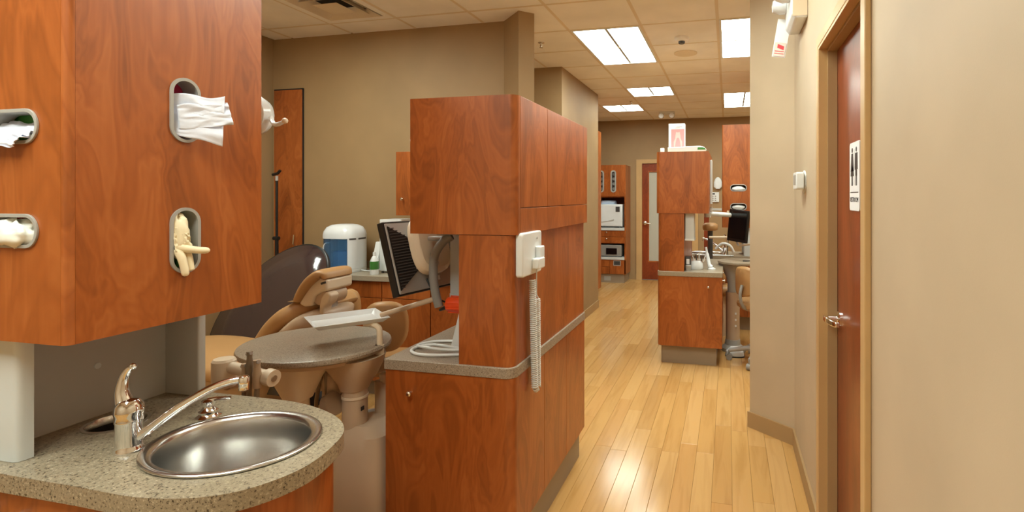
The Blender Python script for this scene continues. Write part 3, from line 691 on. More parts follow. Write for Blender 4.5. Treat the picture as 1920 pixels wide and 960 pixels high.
# monitor under the hutch, seen from behind
mon = thing('monitor', 'flat monitor with silver and black back hanging beside the near hutch', 'monitor', (-1.41, 2.15, 1.05), 'monitors')
o = Vector((-1.379, 1.985, 1.067)); eu = Vector((.07, .376, 0)).normalized(); top = Vector((-1.478, 1.962, 1.38)); ev0 = (top - o); ev = (ev0 - eu * ev0.dot(eu)).normalized(); en = eu.cross(ev).normalized()
if en.x < 0: en = -en
MW, MH = .40, ev0.length
def mp_(u, v, w): return o + eu * u + ev * v + en * w
def mbox(u0, u1, v0, v1, w0, w1): return MB().loft([[mp_(u0, v0, w), mp_(u1, v0, w), mp_(u1, v1, w), mp_(u0, v1, w)] for w in (w0, w1)])
mbox(0, MW, 0, MH, -.012, .022).build('bezel', 'black', mon, bevel=.004)
mbox(.015, MW - .015, .02, MH - .015, -.0135, -.0118).build('screen', 'screen', mon)
MB().loft([[mp_(u, v, w) for u, v in ((e, e), (MW - e, e), (MW - e, MH - e), (e, MH - e))] for e, w in ((.006, .022), (.010, .026), (.10, .055), (.11, .060))]).build('back_shell', 'silver', mon, bevel=.004)
for side in (0, 1):
    f = lambda e, w, k: mp_((.014 + k * .10) if side == 0 else MW - .014 - k * .05, e, w)
    vp = MB(); 
    a, b_ = .022, MH - .022
    vp.loft([[f(a, .0285, 0), f(a + .075, .0560, 1), f(b_ - .075, .0560, 1), f(b_, .0285, 0)], [f(a, .0315, 0), f(a + .075, .0590, 1), f(b_ - .075, .0590, 1), f(b_, .0315, 0)]]).build('vent_panel', 'black', mon)
    for i in range(22):
        v = a + .01 + (b_ - a - .024) * i / 21; kk = min(1, .08 + min(v - a, b_ - v) / .085)
        MB().loft([[f(v, .0275 + w, .04), f(v, .0275 + .0275 * kk + w, kk * .97), f(v + .004, .0275 + .0275 * kk + w, kk * .97), f(v + .004, .0275 + w, .04)] for w in (.004, .0075)]).build('vent_rib', 'dark_grey', mon)
hub = []
for w, s in ((.058, 1.0), (.085, .95), (.10, .8)):
    hub.append([mp_(MW / 2 + .115 * s * x, MH * .60 + .135 * s * z, w) for x, z in [(math.copysign(abs(math.cos(t)) ** .6, math.cos(t)), math.copysign(abs(math.sin(t)) ** .7, math.sin(t))) for t in [2 * PI * i / 28 for i in range(28)]]])
MB().loft(hub).build('hub_cover', 'cream_plastic', mon, bevel=.004, smooth=True)
mbox(MW * .42, MW * .56, .035, .055, .056, .064).build('socket', 'white_plastic', mon)
MB().tube(spline([mp_(MW * .36, .05, .06), mp_(MW * .36, .0, .075), mp_(MW * .40, -.06, .10), mp_(MW * .55, -.10, .13), mp_(MW * .6, -.105, .15)], 7), .004, 8).build('cable', 'black', mon, smooth=True)
am = mon
MB().box(-1.24, -1.14, 2.08, 2.22, 1.332, 1.348).build('mount_plate', 'mid_grey', am, bevel=.003)
MB().cyl((-1.215, 2.13, 1.332), (-1.215, 2.13, 1.30), .022).build('pivot', 'silver', am, smooth=True)
MB().cyl((-1.215, 2.13, 1.312), (-1.305, 2.13, 1.312), .012).build('link', 'silver', am, smooth=True)
MB().tube(spline([(-1.19, 2.125, 1.325), (-1.225, 2.115, 1.30), (-1.265, 2.112, 1.24), (-1.272, 2.111, 1.15), (-1.262, 2.112, 1.07), (-1.245, 2.113, 1.01)], 6), .019, 12).build('curved_tube', 'mid_grey', am, smooth=True)
MB().cyl((-1.50, 2.06, .972), (-1.265, 2.112, 1.045), .0115).build('handle_bar', 'beige_plastic', am, smooth=True)
MB().tube([(-1.262, 2.115, 1.20), (-1.30, 2.14, 1.22)], .016, 10).build('joint', 'silver', am)
wp = MB().box(-1.262, -1.05, 2.24, 2.26, 1.047, 1.346)
wpo = thing('paper_dispenser', 'narrow white panel hanging under the near hutch', 'panel', (-1.13, 2.36, 1.03))
wp.build('panel', 'white_lam', wpo); MB().box(-1.262, -1.05, 2.235, 2.262, 1.030, 1.047).build('ledge', 'white_lam', wpo)
# power strip, cord and red tool on the near worktop
cg = thing('plastic_tool', 'orange red plastic nozzle tool leaning in a white holder on the near worktop', 'tool', (-1.13, 2.2, .83))
MB().loft([[(-1.20 + .0 + a, 2.13 + b_, .831 + .0) for a, b_ in ((0, 0), (.05, 0), (.05, .05), (0, .05))], [(-1.165 + a, 2.15 + b_, 1.0) for a, b_ in ((0, 0), (.045, 0), (.045, .045), (0, .045))]]).build('stand', 'white_plastic', cg, bevel=.005)
MB().lathe([(.012, -.06), (.03, -.05), (.037, -.02), (.038, .03), (.028, .06), (0, .062)], (-1.175, 2.155, 1.015), 'x', 16).build('body', 'orange_red', cg, smooth=True)
for i in range(9):
    a = 2 * PI * i / 9; MB().box(-1.215, -1.135, 2.155 + .036 * math.cos(a) - .003, 2.155 + .036 * math.cos(a) + .003, 1.015 + .036 * math.sin(a) - .003, 1.015 + .036 * math.sin(a) + .003).build('grip_rib', 'orange_red', cg, bevel=.001)
MB().cyl((-1.225, 2.15, 1.005), (-1.262, 2.145, .988), .012, .005).build('nozzle', 'dark_grey', cg, smooth=True)
MB().box(-1.168, -1.155, 2.149, 2.151, .955, .968).build('switch', 'black', cg)
cb = MB()
cb.tube(spline([(-1.05, 2.03, .838), (-1.16, 1.985, .840), (-1.25, 1.975, .839), (-1.315, 2.01, .838), (-1.33, 2.07, .838), (-1.27, 2.11, .842), (-1.16, 2.08, .846), (-1.06, 2.07, .842)], 8), .0065, 8)
cb.tube(spline([(-1.06, 2.05, .850), (-1.17, 2.025, .851), (-1.28, 2.045, .850), (-1.34, 2.10, .838), (-1.30, 2.17, .838), (-1.20, 2.20, .838), (-1.1, 2.19, .84)], 8), .0065, 8)
tag(cb.build('power_cord', 'white_plastic', None, smooth='all'), 'white cord coiled loosely on the near grey worktop', 'cord')

# ------------------------------------------------------------------ delivery unit
def delivery(x, y, label, near=True, mat='beige_plastic'):
    """round-topped instrument unit; (x, y) = pedestal axis"""
    d = thing('delivery_unit', label, 'dental unit', (x, y, 0), 'dental delivery units')
    return d
D = delivery(-1.565, 2.0, 'beige dental delivery unit with an oval speckled top beside the sink')
n = 48; cxT, cyT = -1.787, 2.005
ring = lambda k, z: [(cxT + (.325 * k * math.cos(2 * PI * i / n)) * math.cos(-.18) - (.297 * k * math.sin(2 * PI * i / n)) * math.sin(-.18), cyT + (.325 * k * math.cos(2 * PI * i / n)) * math.sin(-.18) + (.297 * k * math.sin(2 * PI * i / n)) * math.cos(-.18), z) for i in range(n)]
MB().loft([ring(.96, .822), ring(.99, .828), ring(1, .838), ring(.99, .848), ring(.975, .85)]).build('table_top', 'granite_grey', D, smooth=True)
MB().loft([ring(.86, .80), ring(.9, .822)]).build('under_tray', 'beige_plastic', D, smooth=True)
def rr3(cx, cy, a, b_, z, m=28, p=.75): return [(cx + a * math.copysign(abs(math.cos(t)) ** p, math.cos(t)), cy + b_ * math.copysign(abs(math.sin(t)) ** p, math.sin(t)), z) for t in [2 * PI * i / m for i in range(m)]]
MB().loft([rr3(-1.58, 1.99, .052, .055, .665), rr3(-1.578, 1.99, .062, .062, .69), rr3(-1.575, 1.99, .085, .085, .73), rr3(-1.585, 1.99, .115, .105, .775), rr3(-1.60, 1.99, .14, .12, .81)]).build('funnel', 'beige_plastic', D, smooth=True)
MB().cyl((-1.578, 1.99, .45), (-1.578, 1.99, .668), .052, seg=24).build('column', 'beige_plastic', D, smooth=True)
MB().cyl((-1.578, 1.99, .630), (-1.578, 1.99, .64), .055, seg=24).build('column_ring', 'cream_plastic', D, smooth=True)
MB().box(-1.522, -1.520, 1.955, 1.975, .585, .602).build('badge', 'ink', D)
MB().loft([rr3(-1.53, 2.03, .135, .13, 0, p=.6), rr3(-1.53, 2.03, .135, .13, .42, p=.6), rr3(-1.53, 2.03, .12, .115, .485, p=.6), rr3(-1.535, 2.03, .07, .08, .52, p=.7)]).build('pedestal', 'beige_plastic', D, smooth=True)
MB().loft([rr3(-1.525, 2.13, .045, .04, .48), rr3(-1.525, 2.13, .045, .04, .56), rr3(-1.53, 2.12, .035, .035, .62), rr3(-1.545, 2.11, .02, .02, .66)]).build('valve_block', 'beige_plastic', D, smooth=True)
MB().cyl((-1.53, 2.12, .64), (-1.53, 2.12, .69), .018).build('valve_cap', 'cream_plastic', D, smooth=True)
MB().cyl((-1.86, 2.08, .62), (-1.50, 2.17, .735), .03, seg=16).build('swing_arm', 'beige_plastic', D, smooth=True)
MB().loft([rr3(-1.69, 1.99, .03, .05, .63), rr3(-1.68, 1.99, .035, .055, .70), rr3(-1.66, 1.99, .05, .05, .76)]).build('arm_bracket', 'beige_plastic', D, smooth=True)
MB().cyl((-1.63, 1.93, .62), (-1.66, 1.93, .605), .05, .048, seg=20).build('side_cap', 'beige_dark', D, smooth=True)
# hose bundle below the top
for i, (a, b_) in enumerate(((-1.735, 1.95), (-1.72, 1.97), (-1.69, 1.94), (-1.75, 1.99))):
    MB().tube(spline([(a, b_, .79), (a + .01, b_, .70), (a - .02 + .01 * i, b_ + .02, .55), (a + .05, b_ + .05, .35), (-1.62, 2.02, .30)], 6), .0085, 8).build('hose', 'taupe_hose', D, smooth=True)
# instrument bar at the left end
MB().cyl((-1.835, 1.60, .79), (-1.835, 1.60, .885), .04, seg=20).build('bar_post', 'cream_plastic', D, smooth=True)
MB().lathe([(.04, .885), (.034, .893), (0, .897)], (-1.835, 1.60, 0), 'z', 20).build('bar_cap', 'cream_plastic', D, smooth=True)
MB().cyl((-1.80, 1.60, .862), (-1.60, 1.585, .843), .022, seg=18).build('instrument_bar', 'cream_plastic', D, smooth=True)
MB().cyl((-1.625, 1.587, .8455), (-1.595, 1.585, .8425), .030, seg=18).build('bar_end', 'cream_plastic', D, smooth=True)
MB().cyl((-1.5965, 1.585, .8427), (-1.592, 1.585, .842), .012, seg=12).build('end_bolt', 'beige_dark', D)
MB().tube([(-1.835, 1.61, .80), (-1.82, 1.72, .79), (-1.78, 1.85, .80)], .03, 12).build('bar_arm', 'beige_plastic', D, smooth=True)
for k, (px, tp_, r) in enumerate(((-1.705, .893, .011), (-1.68, .94, .011), (-1.645, .912, .013))):
    yy = 1.566 - k * .002
    h_ = MB().tube([(px, yy, tp_ - .10), (px, yy, tp_ - .05), (px, yy, tp_ - .02), (px, yy, tp_)], [r, r * 1.1, r * .8, r * .95], 12).build('handpiece', ('beige_plastic', 'taupe_hose', 'beige_plastic')[k], D, smooth=True)
    MB().tube([(px - .012, yy, tp_ - .01), (px + .012, yy - .004, tp_ - .004)], r * .55, 8).build('handpiece_head', 'silver', h_, smooth=True)
    MB().tube(spline([(px, yy, tp_ - .10), (px + .004, yy, .74), (px + .01, yy + .05, .62), (px + .03, yy + .2, .56)], 6), .0085, 8).build('handpiece_hose', 'taupe_hose', D, smooth=True)
MB().loft([rr3(-1.74, 1.85, .045, .05, .66, p=.6), rr3(-1.75, 1.86, .075, .08, .73, p=.6), rr3(-1.77, 1.88, .12, .12, .80, p=.6)]).build('control_body', 'cream_plastic', D, smooth=True)
MB().tube(spline([(-1.76, 1.86, .66), (-1.745, 1.85, .60), (-1.73, 1.86, .55)], 5), [.05] * 5 + [.048] * 3 + [.04] * 3, 14).build('elbow', 'cream_plastic', D, smooth=True)
# tray holder + tray
MB().tube(spline([(-1.485, 2.03, .83), (-1.485, 2.03, .90), (-1.492, 2.03, .925), (-1.52, 2.03, .936), (-1.56, 2.03, .938)], 5), .0125, 12).build('tray_holder', 'cream_plastic', D, smooth=True)
MB().cyl((-1.485, 2.03, .80), (-1.485, 2.03, .85), .019).build('holder_socket', 'cream_plastic', D, smooth=True)
MB().box(-1.57, -1.485, 2.015, 2.045, .80, .813).build('holder_arm', 'mid_grey', D, bevel=.003)
ty = thing('instrument_tray', 'white rectangular instrument tray raised over the oval table top', 'tray', (-1.643, 2.02, .945))
A = Vector((.625, .78, 0)).normalized(); B = Vector((-A.y, A.x, 0)); C0 = Vector((-1.643, 2.02, 0))
def trr(a, b_, z): return [tuple(C0 + A * (sx * a) + B * (sy * b_) + Vector((0, 0, z))) for sx, sy in ((-1, -1), (1, -1), (1, 1), (-1, 1))]
MB().loft([trr(.128, .095, .943), trr(.148, .118, .963), trr(.152, .122, .964), trr(.150, .120, .9665), trr(.146, .116, .966), trr(.126, .093, .947)]).build('tray', 'white_gloss', ty, bevel=.003)

# ------------------------------------------------------------------ dental chair
dc = thing('dental_chair', 'reclined tan leather dental chair with headrest in the near bay', 'dental chair', (-2.75, 2.6, 0))
def slab(path, halfw, thick, y0, mat, name, par, m=24):
    """path of top-surface points (x, z); rounded section of given half widths in y and thickness below"""
    rings = []; n = len(path)
    for i, (x, z) in enumerate(path):
        a = Vector(path[max(0, i - 1)]); b_ = Vector(path[min(n - 1, i + 1)]); t = (b_ - a).normalized(); nn = Vector((-t.y, t.x))
        if nn.y < 0: nn = -nn
        w = halfw[i]; th = thick[i]; c = Vector((x, z)) - nn * th / 2
        rings.append([(c.x + nn.x * th / 2 * sn, y0 + w * cs, c.y + nn.y * th / 2 * sn) for cs, sn in [(math.copysign(abs(math.cos(q)) ** .45, math.cos(q)), math.copysign(abs(math.sin(q)) ** .6, math.sin(q))) for q in [2 * PI * k / m for k in range(m)]]])
    return MB().loft(rings).build(name, mat, par, smooth='all')
def sp2(p, n=6): return [(q[0], q[1]) for q in spline([(a, b_, 0) for a, b_ in p], n)]
bp = sp2([(-2.09, .915), (-2.14, .948), (-2.22, .950), (-2.30, .915), (-2.39, .84), (-2.46, .75), (-2.52, .66), (-2.60, .60)])
nb = len(bp); slab(bp, [.13 + .13 * min(1, i / (nb * .45)) for i in range(nb)], [.05 + .06 * min(1, i / 8) for i in range(nb)], 2.545, 'tan_vinyl', 'backrest', dc)
sh = sp2([(-2.03, .86), (-2.05, .90), (-2.12, .905), (-2.22, .86), (-2.34, .76), (-2.42, .66)]); ns = len(sh)
slab(sh, [.09 + .10 * min(1, i / (ns * .5)) for i in range(ns)], [.06 + .05 * min(1, i / 8) for i in range(ns)], 2.47, 'beige_plastic', 'back_shell', dc)
hp = sp2([(-2.015, 1.075), (-2.03, 1.108), (-2.075, 1.118), (-2.13, 1.085), (-2.18, 1.03), (-2.22, .965), (-2.225, .94)]); nh = len(hp)
hr = slab(hp, [.10 + .03 * math.sin(PI * i / nh) for i in range(nh)], [.035 + .02 * math.sin(PI * i / nh) for i in range(nh)], 2.43, 'tan_vinyl', 'headrest', dc)
m = MB().prism([(-2.02, 1.07), (-2.07, 1.075), (-2.12, 1.04), (-2.165, .985), (-2.195, .935), (-2.16, .92), (-2.115, .925), (-2.095, .98), (-2.06, 1.0), (-2.02, 1.01)], 2.335, 2.53, axes='xzy'); m.build('headrest_shell', 'cream_plastic', hr, bevel=.012, seg=3, smooth=True)
MB().box(-2.055, -2.025, 2.332, 2.336, 1.045, 1.056).rot((-2.04, 2.334, 1.05), 'Y', -.3).build('release_slot', 'dark_grey', hr)
MB().cyl((-2.075, 2.35, .975), (-2.075, 2.50, .975), .045, seg=20).build('headrest_joint', 'beige_plastic', dc, smooth=True)
MB().prism([(-2.02, 1.0), (-2.005, .985), (-2.02, .945), (-2.05, .92), (-2.055, .88), (-2.08, .88), (-2.075, .93), (-2.065, .97), (-2.045, 1.0)], 2.345, 2.41, axes='xzy').build('headrest_knob', 'cream_plastic', dc, bevel=.008, seg=3, smooth=True)
MB().box(-2.10, -2.065, 2.39, 2.47, .84, .95).build('support_bar', 'silver', dc, bevel=.004)
st = sp2([(-2.50, .60), (-2.60, .585), (-2.80, .59), (-3.05, .61), (-3.30, .60), (-3.55, .56), (-3.68, .52)]); nn_ = len(st)
slab(st, [.27] * nn_, [.11] * nn_, 2.545, 'tan_vinyl', 'seat', dc)
MB().tube(spline([(-2.33, 2.82, .62), (-2.32, 2.82, .74), (-2.30, 2.82, .84), (-2.27, 2.82, .885), (-2.25, 2.82, .84), (-2.25, 2.82, .72)], 5), .045, 14).build('armrest', 'tan_vinyl', dc, smooth='all')
MB().box(-2.33, -2.22, 2.78, 2.86, .50, .66).build('armrest_post', 'beige_plastic', dc, bevel=.01)
MB().loft([rr3(-2.75, 2.55, .30, .17, 0, p=.6), rr3(-2.75, 2.55, .28, .15, .06, p=.6)]).build('base_plate', 'black', dc, smooth=True)
MB().loft([rr3(-2.7, 2.55, .14, .11, .06, p=.6), rr3(-2.75, 2.55, .22, .14, .35, p=.6), rr3(-2.75, 2.55, .3, .17, .50, p=.6)]).build('lift_column', 'beige_plastic', dc, smooth=True)
MB().loft([rr3(-2.28, 2.55, .12, .13, .36, p=.6), rr3(-2.40, 2.55, .16, .15, .52, p=.6)]).build('junction_cover', 'black', dc, smooth=True)
MB().box(-2.7, -2.25, 2.46, 2.64, .38, .44).build('lift_arm', 'dark_grey', dc, bevel=.01)
# foot control
fc = thing('foot_control', 'black foot control on the plank floor under the delivery unit', 'foot pedal', (-1.95, 2.55, 0))
MB().lathe([(.14, 0), (.14, .02), (.11, .05), (.03, .06), (0, .06)], (-1.95, 2.55, 0), 'z', 24).build('disc', 'black', fc, smooth=True)
MB().tube(spline([(-1.85, 2.5, .015), (-1.75, 2.4, .012), (-1.66, 2.2, .012)], 6), .008, 8).build('cable', 'black', fc, smooth=True)

# large dark oval panel behind the chair
ov = thing('oval_panel', 'large glossy dark oval panel standing behind the dental chair', 'panel', (-2.85, 2.98, 0))
Rv = Vector((.973, .2305, 0)); Fv = Vector((-.2305, .973, 0)); Zv = Vector((0, 0, 1))
ce = Vector((-3.10, 3.04, .735)); a1 = Rv * .355 + Zv * .36 + Fv * .07; b1 = Rv * -.205 + Zv * .205 + Fv * .14
nrm = a1.cross(b1).normalized()
if nrm.y > 0: nrm = -nrm
def oring(k, w, n=56): return [tuple(ce + a1 * (k * math.cos(2 * PI * i / n)) + b1 * (k * math.sin(2 * PI * i / n)) + nrm * w) for i in range(n)]
MB().loft([oring(1, -.018), oring(1.012, -.012), oring(1.012, .008), oring(1, .012)]).build('rim', 'black', ov, smooth=True)
MB().loft([oring(.985, .010), oring(.985, .014), oring(.6, .020), oring(.2, .022)]).build('face', 'black_gloss', ov, smooth='all')
MB().cyl((-3.06, 3.2, .02), (-3.06, 3.1, .72), .022).build('post', 'black', ov, smooth=True)
MB().lathe([(.2, 0), (.2, .015), (.03, .03), (0, .03)], (-3.06, 3.2, 0), 'z', 24).build('foot', 'black', ov, smooth=True)

# ------------------------------------------------------------------ stools
def stool(x, y, ang, label, zs=.49, zb=(.58, .875), full=True):
    s = thing('operator_stool', label, 'stool', (x, y, 0), 'tan dental stools')
    MB().lathe([(0, zs - .08), (.16, zs - .08), (.20, zs - .05), (.205, zs - .02), (.19, zs), (.10, zs + .006), (0, zs + .006)], (x, y, 0), 'z', 28).build('seat', 'tan_vinyl', s, smooth=True)
    MB().cyl((x, y, .09), (x, y, zs - .08), .028).build('gas_column', 'mid_grey', s, smooth=True)
    dx, dy = math.cos(ang), math.sin(ang); px, py = -dy, dx
    R = []
    for w, k in ((0, .88), (.012, 1), (.04, 1), (.055, .86)):
        R.append([(x + dx * (.19 + w - .0 + .05 * (abs(math.cos(q)) ** 2) * -1) + px * .128 * k * math.copysign(abs(math.cos(q)) ** .75, math.cos(q)), y + dy * (.19 + w - .05 * (abs(math.cos(q)) ** 2)) + py * .128 * k * math.copysign(abs(math.cos(q)) ** .75, math.cos(q)),
                   (zb[0] + zb[1]) / 2 + (zb[1] - zb[0]) / 2 * k * math.copysign(abs(math.sin(q)) ** .75, math.sin(q))) for q in [2 * PI * i / 32 for i in range(32)]])
    MB().loft(R).build('backrest', 'tan_vinyl', s, smooth='all')
    MB().tube(spline([(x, y, zs - .06), (x + dx * .2, y + dy * .2, zs - .05), (x + dx * .265, y + dy * .265, zs + .06), (x + dx * .24, y + dy * .24, zb[0] + .1)], 6), .014, 10).build('back_bar', 'mid_grey', s, smooth=True)
    for i in range(5):
        a = ang + .35 + 2 * PI * i / 5; ex, ey = x + .27 * math.cos(a), y + .27 * math.sin(a)
        l = MB().tube([(x, y, .13), (x + .14 * math.cos(a), y + .14 * math.sin(a), .115), (ex, ey, .085)], [.03, .022, .016], 10).build('leg', 'silver', s, smooth=True)
        c_ = MB(); c_.cyl((ex - .022 * math.sin(a), ey + .022 * math.cos(a), .028), (ex + .022 * math.sin(a), ey - .022 * math.cos(a), .028), .028, seg=14); c_.cyl((ex, ey, .05), (ex, ey, .09), .009); c_.build('caster', 'mid_grey', l, smooth=True)
stool(-2.07, 2.95, -1.15, 'tan padded stool back showing behind the instrument tray')
stool(.28, 4.98, -2.3, 'tan stool cut off by the beige corridor wall', zs=.56, zb=(.62, .88))

# ------------------------------------------------------------------ bay back wall furniture
def base_unit(x0, x1, y0, y1, zt, split, label, group='bay base cabinets', name='base_cabinet'):
    b = thing(name, label, 'cabinet', ((x0 + x1) / 2, (y0 + y1) / 2, 0), group)
    MB().box(x0 + .001, x1 - .001, y0 + .05, y1, 0, .12).build('plinth', 'plinth', b)
    MB().box(x0 + .001, x1 - .001, y0 + .02, y1, .12, zt).build('carcass', 'cherry', b)
    for z0, z1, k in split:
        d = MB().box(x0 + .002, x1 - .002, y0, y0 + .019, z0, z1).build('drawer_front' if k == 'd' else 'door', 'cherry', b, bevel=.001)
        knob(((x0 + x1) / 2 if k == 'd' else x0 + .05, y0, z1 - .05 if k == 'd' else z1 - .06), '-y', d)
CT = .905
base_unit(-3.15, -2.515, 3.46, 3.848, CT - .04, [(.12, .738, 'p'), (.742, CT - .043, 'd')], 'cherry drawer cabinet under the water distiller')
base_unit(-2.512, -2.11, 3.46, 3.848, CT - .04, [(.12, .738, 'p'), (.742, CT - .043, 'd')], 'cherry cabinet under the bay worktop behind the monitor')
base_unit(-2.107, -1.72, 3.46, 3.848, CT - .04, [(.12, CT - .043, 'p')], 'cherry cabinet at the end of the bay worktop beside the wall nib')
w_ = thing('worktop', 'grey worktop along the bay wall carrying the water distiller', 'worktop', (-2.43, 3.65, CT - .04), 'speckled worktops')
MB().box(-3.17, -1.72, 3.44, 3.848, CT - .04, CT).build('slab', 'granite_far', w_, bevel=.004)
MB().box(-3.17, -1.72, 3.83, 3.848, CT, CT + .055).build('backsplash', 'granite_far', w_, bevel=.003)
# water distiller
wd = thing('water_distiller', 'white domed water distiller with a blue tank on the bay worktop', 'distiller', (-2.95, 3.62, CT))
dcx, dcy = -2.97, 3.63
def dring(a, b_, z, m=40, p=.62): return rr3(dcx, dcy, a, b_, z, m, p)
MB().loft([dring(.139, .13, CT), dring(.143, .134, CT + .006), dring(.143, .134, CT + .028), dring(.137, .128, CT + .03)]).build('base', 'white_gloss', wd, smooth=True)
MB().loft([dring(.143, .134, CT + .265), dring(.143, .134, CT + .295), dring(.137, .13, CT + .32), dring(.118, .112, CT + .352), dring(.085, .085, CT + .369), dring(.05, .05, CT + .375), dring(.005, .005, CT + .376)]).build('dome', 'white_gloss', wd, smooth=True)
def drib(t0, t1, k0, k1, z0, z1, mat, name, m=22):
    def pt(t, k, z): return (dcx + .143 * k * math.copysign(abs(math.cos(t)) ** .62, math.cos(t)), dcy + .134 * k * math.copysign(abs(math.sin(t)) ** .62, math.sin(t)), z)
    ts = [t0 + (t1 - t0) * i / m for i in range(m + 1)]
    return MB().loft([[pt(t, k0, z0), pt(t, k1, z0), pt(t, k1, z1), pt(t, k0, z1)] for t in ts]).build(name, mat, wd, smooth=True)
drib(math.radians(-48), math.radians(180), .75, 1.0, CT + .03, CT + .265, 'white_gloss', 'shell')
drib(math.radians(180), math.radians(312), .93, .97, CT + .03, CT + .262, 'blue_tank', 'tank')
drib(math.radians(-40), math.radians(-12), .99, 1.004, CT + .255, CT + .268, 'dark_grey', 'vent_slot', 6)
drib(math.radians(-4), math.radians(20), .99, 1.004, CT + .255, CT + .268, 'dark_grey', 'vent_slot', 6)
MB().cyl((dcx - .02, dcy, CT + .03), (dcx - .02, dcy, CT + .16), .07, seg=20).build('inner_pot', 'towel_blue', wd, smooth=True)
MB().lathe([(0, 0), (.015, 0), (.02, -.01), (.02, -.022), (.01, -.03), (0, -.03)], (dcx - .118, dcy - .128, CT + .05), 'y', 14).build('tap_knob', 'white_gloss', wd, smooth=True)
MB().tube(spline([(dcx - .05, dcy - .115, CT + .235), (dcx - .085, dcy - .118, CT + .225), (dcx - .10, dcy - .118, CT + .19), (dcx - .10, dcy - .118, CT + .12)], 5), .005, 8).build('drip_tube', 'white_gloss', wd, smooth=True)
MB().tube(spline([(dcx + .15, dcy, CT + .012), (dcx + .21, dcy + .0, CT + .008), (dcx + .27, dcy + .03, CT + .008), (dcx + .24, dcy + .15, CT + .03), (dcx + .22, dcy + .195, CT + .12), (dcx + .30, dcy + .205, CT + .17)], 7), .0045, 8).build('power_cable', 'white_plastic', wd, smooth=True)
# white device behind the monitor
wb = thing('white_appliance', 'white vented appliance standing behind the monitor on the bay worktop', 'appliance', (-2.5, 3.68, CT))
MB().prism(rrect(-2.64, -2.30, 3.60, 3.81, .015), CT + .012, CT + .415).build('case', 'white_plastic', wb, bevel=.006, smooth=True)
for i in range(4): MB().cyl((-2.62 + .30 * (i % 2), 3.62 + .17 * (i // 2), CT), (-2.62 + .30 * (i % 2), 3.62 + .17 * (i // 2), CT + .014), .01).build('foot', 'black', wb)
for i in range(16): MB().box(-2.60 + i * .014, -2.593 + i * .014, 3.598, 3.601, CT + .36, CT + .395).build('vent', 'bezel', wb)
MB().box(-2.36, -2.33, 3.597, 3.601, CT + .355, CT + .40).build('label_plate', 'bezel', wb)
bt = thing('spray_bottle', 'small bottle with green label beside the distiller cable', 'bottle', (-2.69, 3.52, CT))
MB().lathe([(.03, 0), (.032, .005), (.032, .10), (.02, .13), (.012, .14), (.012, .17), (0, .17)], (-2.62, 3.52, CT), 'z', 18).build('bottle', 'white_plastic', bt, smooth=True)
MB().lathe([(.0325, .04), (.0328, .041), (.0328, .10), (.0325, .101)], (-2.62, 3.52, CT), 'z', 18).build('label_band', 'print_green', bt)
ph = thing('device_handset', 'white handset leaning near the bay wall worktop', 'handset', (-2.72, 3.60, CT))
MB().loft([[(-2.70, 3.57, CT), (-2.65, 3.57, CT), (-2.65, 3.60, CT), (-2.70, 3.60, CT)], [(-2.685, 3.62, CT + .24), (-2.635, 3.62, CT + .24), (-2.635, 3.645, CT + .24), (-2.685, 3.645, CT + .24)]]).build('body', 'white_plastic', ph, bevel=.006)
MB().box(-2.685, -2.655, 3.567, 3.572, CT + .03, CT + .12).rot((-2.67, 3.57, CT), 'X', -.2).build('grip', 'beige_dark', ph)
# wall cabinet with carton on top
wc = thing('wall_cabinet', 'small cherry wall cabinet behind the near hutch', 'cabinet', (-2.1, 3.7, 1.355))
MB().box(-2.455, -1.72, 3.57, 3.848, 1.355, 1.837).build('carcass', 'cherry', wc)
for a, b_ in ((-2.455, -2.10), (-2.097, -1.72)):
    d = MB().box(a, b_, 3.55, 3.569, 1.355, 1.837).build('door', 'cherry', wc, bevel=.001); knob((a + .04, 3.55, 1.42) if a > -2.3 else (a + .06, 3.55, 1.48), '-y', d)
t = thing('white_carton', 'white carton on top of the small wall cabinet', 'carton', (-2.25, 3.7, 1.837))
MB().box(-2.36, -2.14, 3.60, 3.75, 1.837, 1.93).build('box', 'paper', t, bevel=.002); MB().box(-2.365, -2.135, 3.595, 3.755, 1.92, 1.936).build('lid', 'white_plastic', t, bevel=.002)
# tall cherry panel door in the corner
tp2 = thing('closet_door', 'tall narrow cherry closet door in the corner of the bay', 'closet door', (-3.7, 3.84, 0))
MB().box(-3.852, -3.567, 3.828, 3.848, .01, 2.42).build('panel', 'cherry', tp2, bevel=.002)
MB().box(-3.860, -3.560, 3.838, 3.849, .0, 2.432).build('edge', 'dark_hole', tp2)
MB().tube([(-3.63, 3.826, 1.07), (-3.628, 3.80, 1.09), (-3.62, 3.80, 1.17)], .006, 8).build('handle', 'nickel', tp2, smooth=True)
# black stand in the corner
sd = thing('pole_stand', 'thin black pole stand with clamp in the bay corner', 'stand', (-3.72, 3.66, 0))
SX, SY = -3.655, 3.66
MB().cyl((SX, SY, .3), (SX, SY, 1.66), .010).build('pole', 'black', sd, smooth=True)
MB().cyl((SX, SY, .1), (SX, SY, 1.15), .014).build('lower_pole', 'black', sd, smooth=True)
for i in range(3):
    a = 2 * PI * i / 3 + .4; MB().tube([(SX, SY, .32), (SX + .16 * math.cos(a), SY + .13 * math.sin(a), .01)], .009, 8).build('leg', 'black', sd, smooth=True)
for z in (.98, 1.15): MB().cyl((SX - .03, SY, z), (SX + .02, SY, z), .016).build('clamp', 'black', sd, smooth=True)
MB().cyl((SX, SY, 1.63), (SX, SY, 1.67), .012).build('top_joint', 'silver', sd, smooth=True)
MB().tube([(SX - .04, SY, 1.68), (SX + .01, SY, 1.69), (SX + .035, SY, 1.715)], .012, 8).build('top_clamp', 'black', sd, smooth=True)
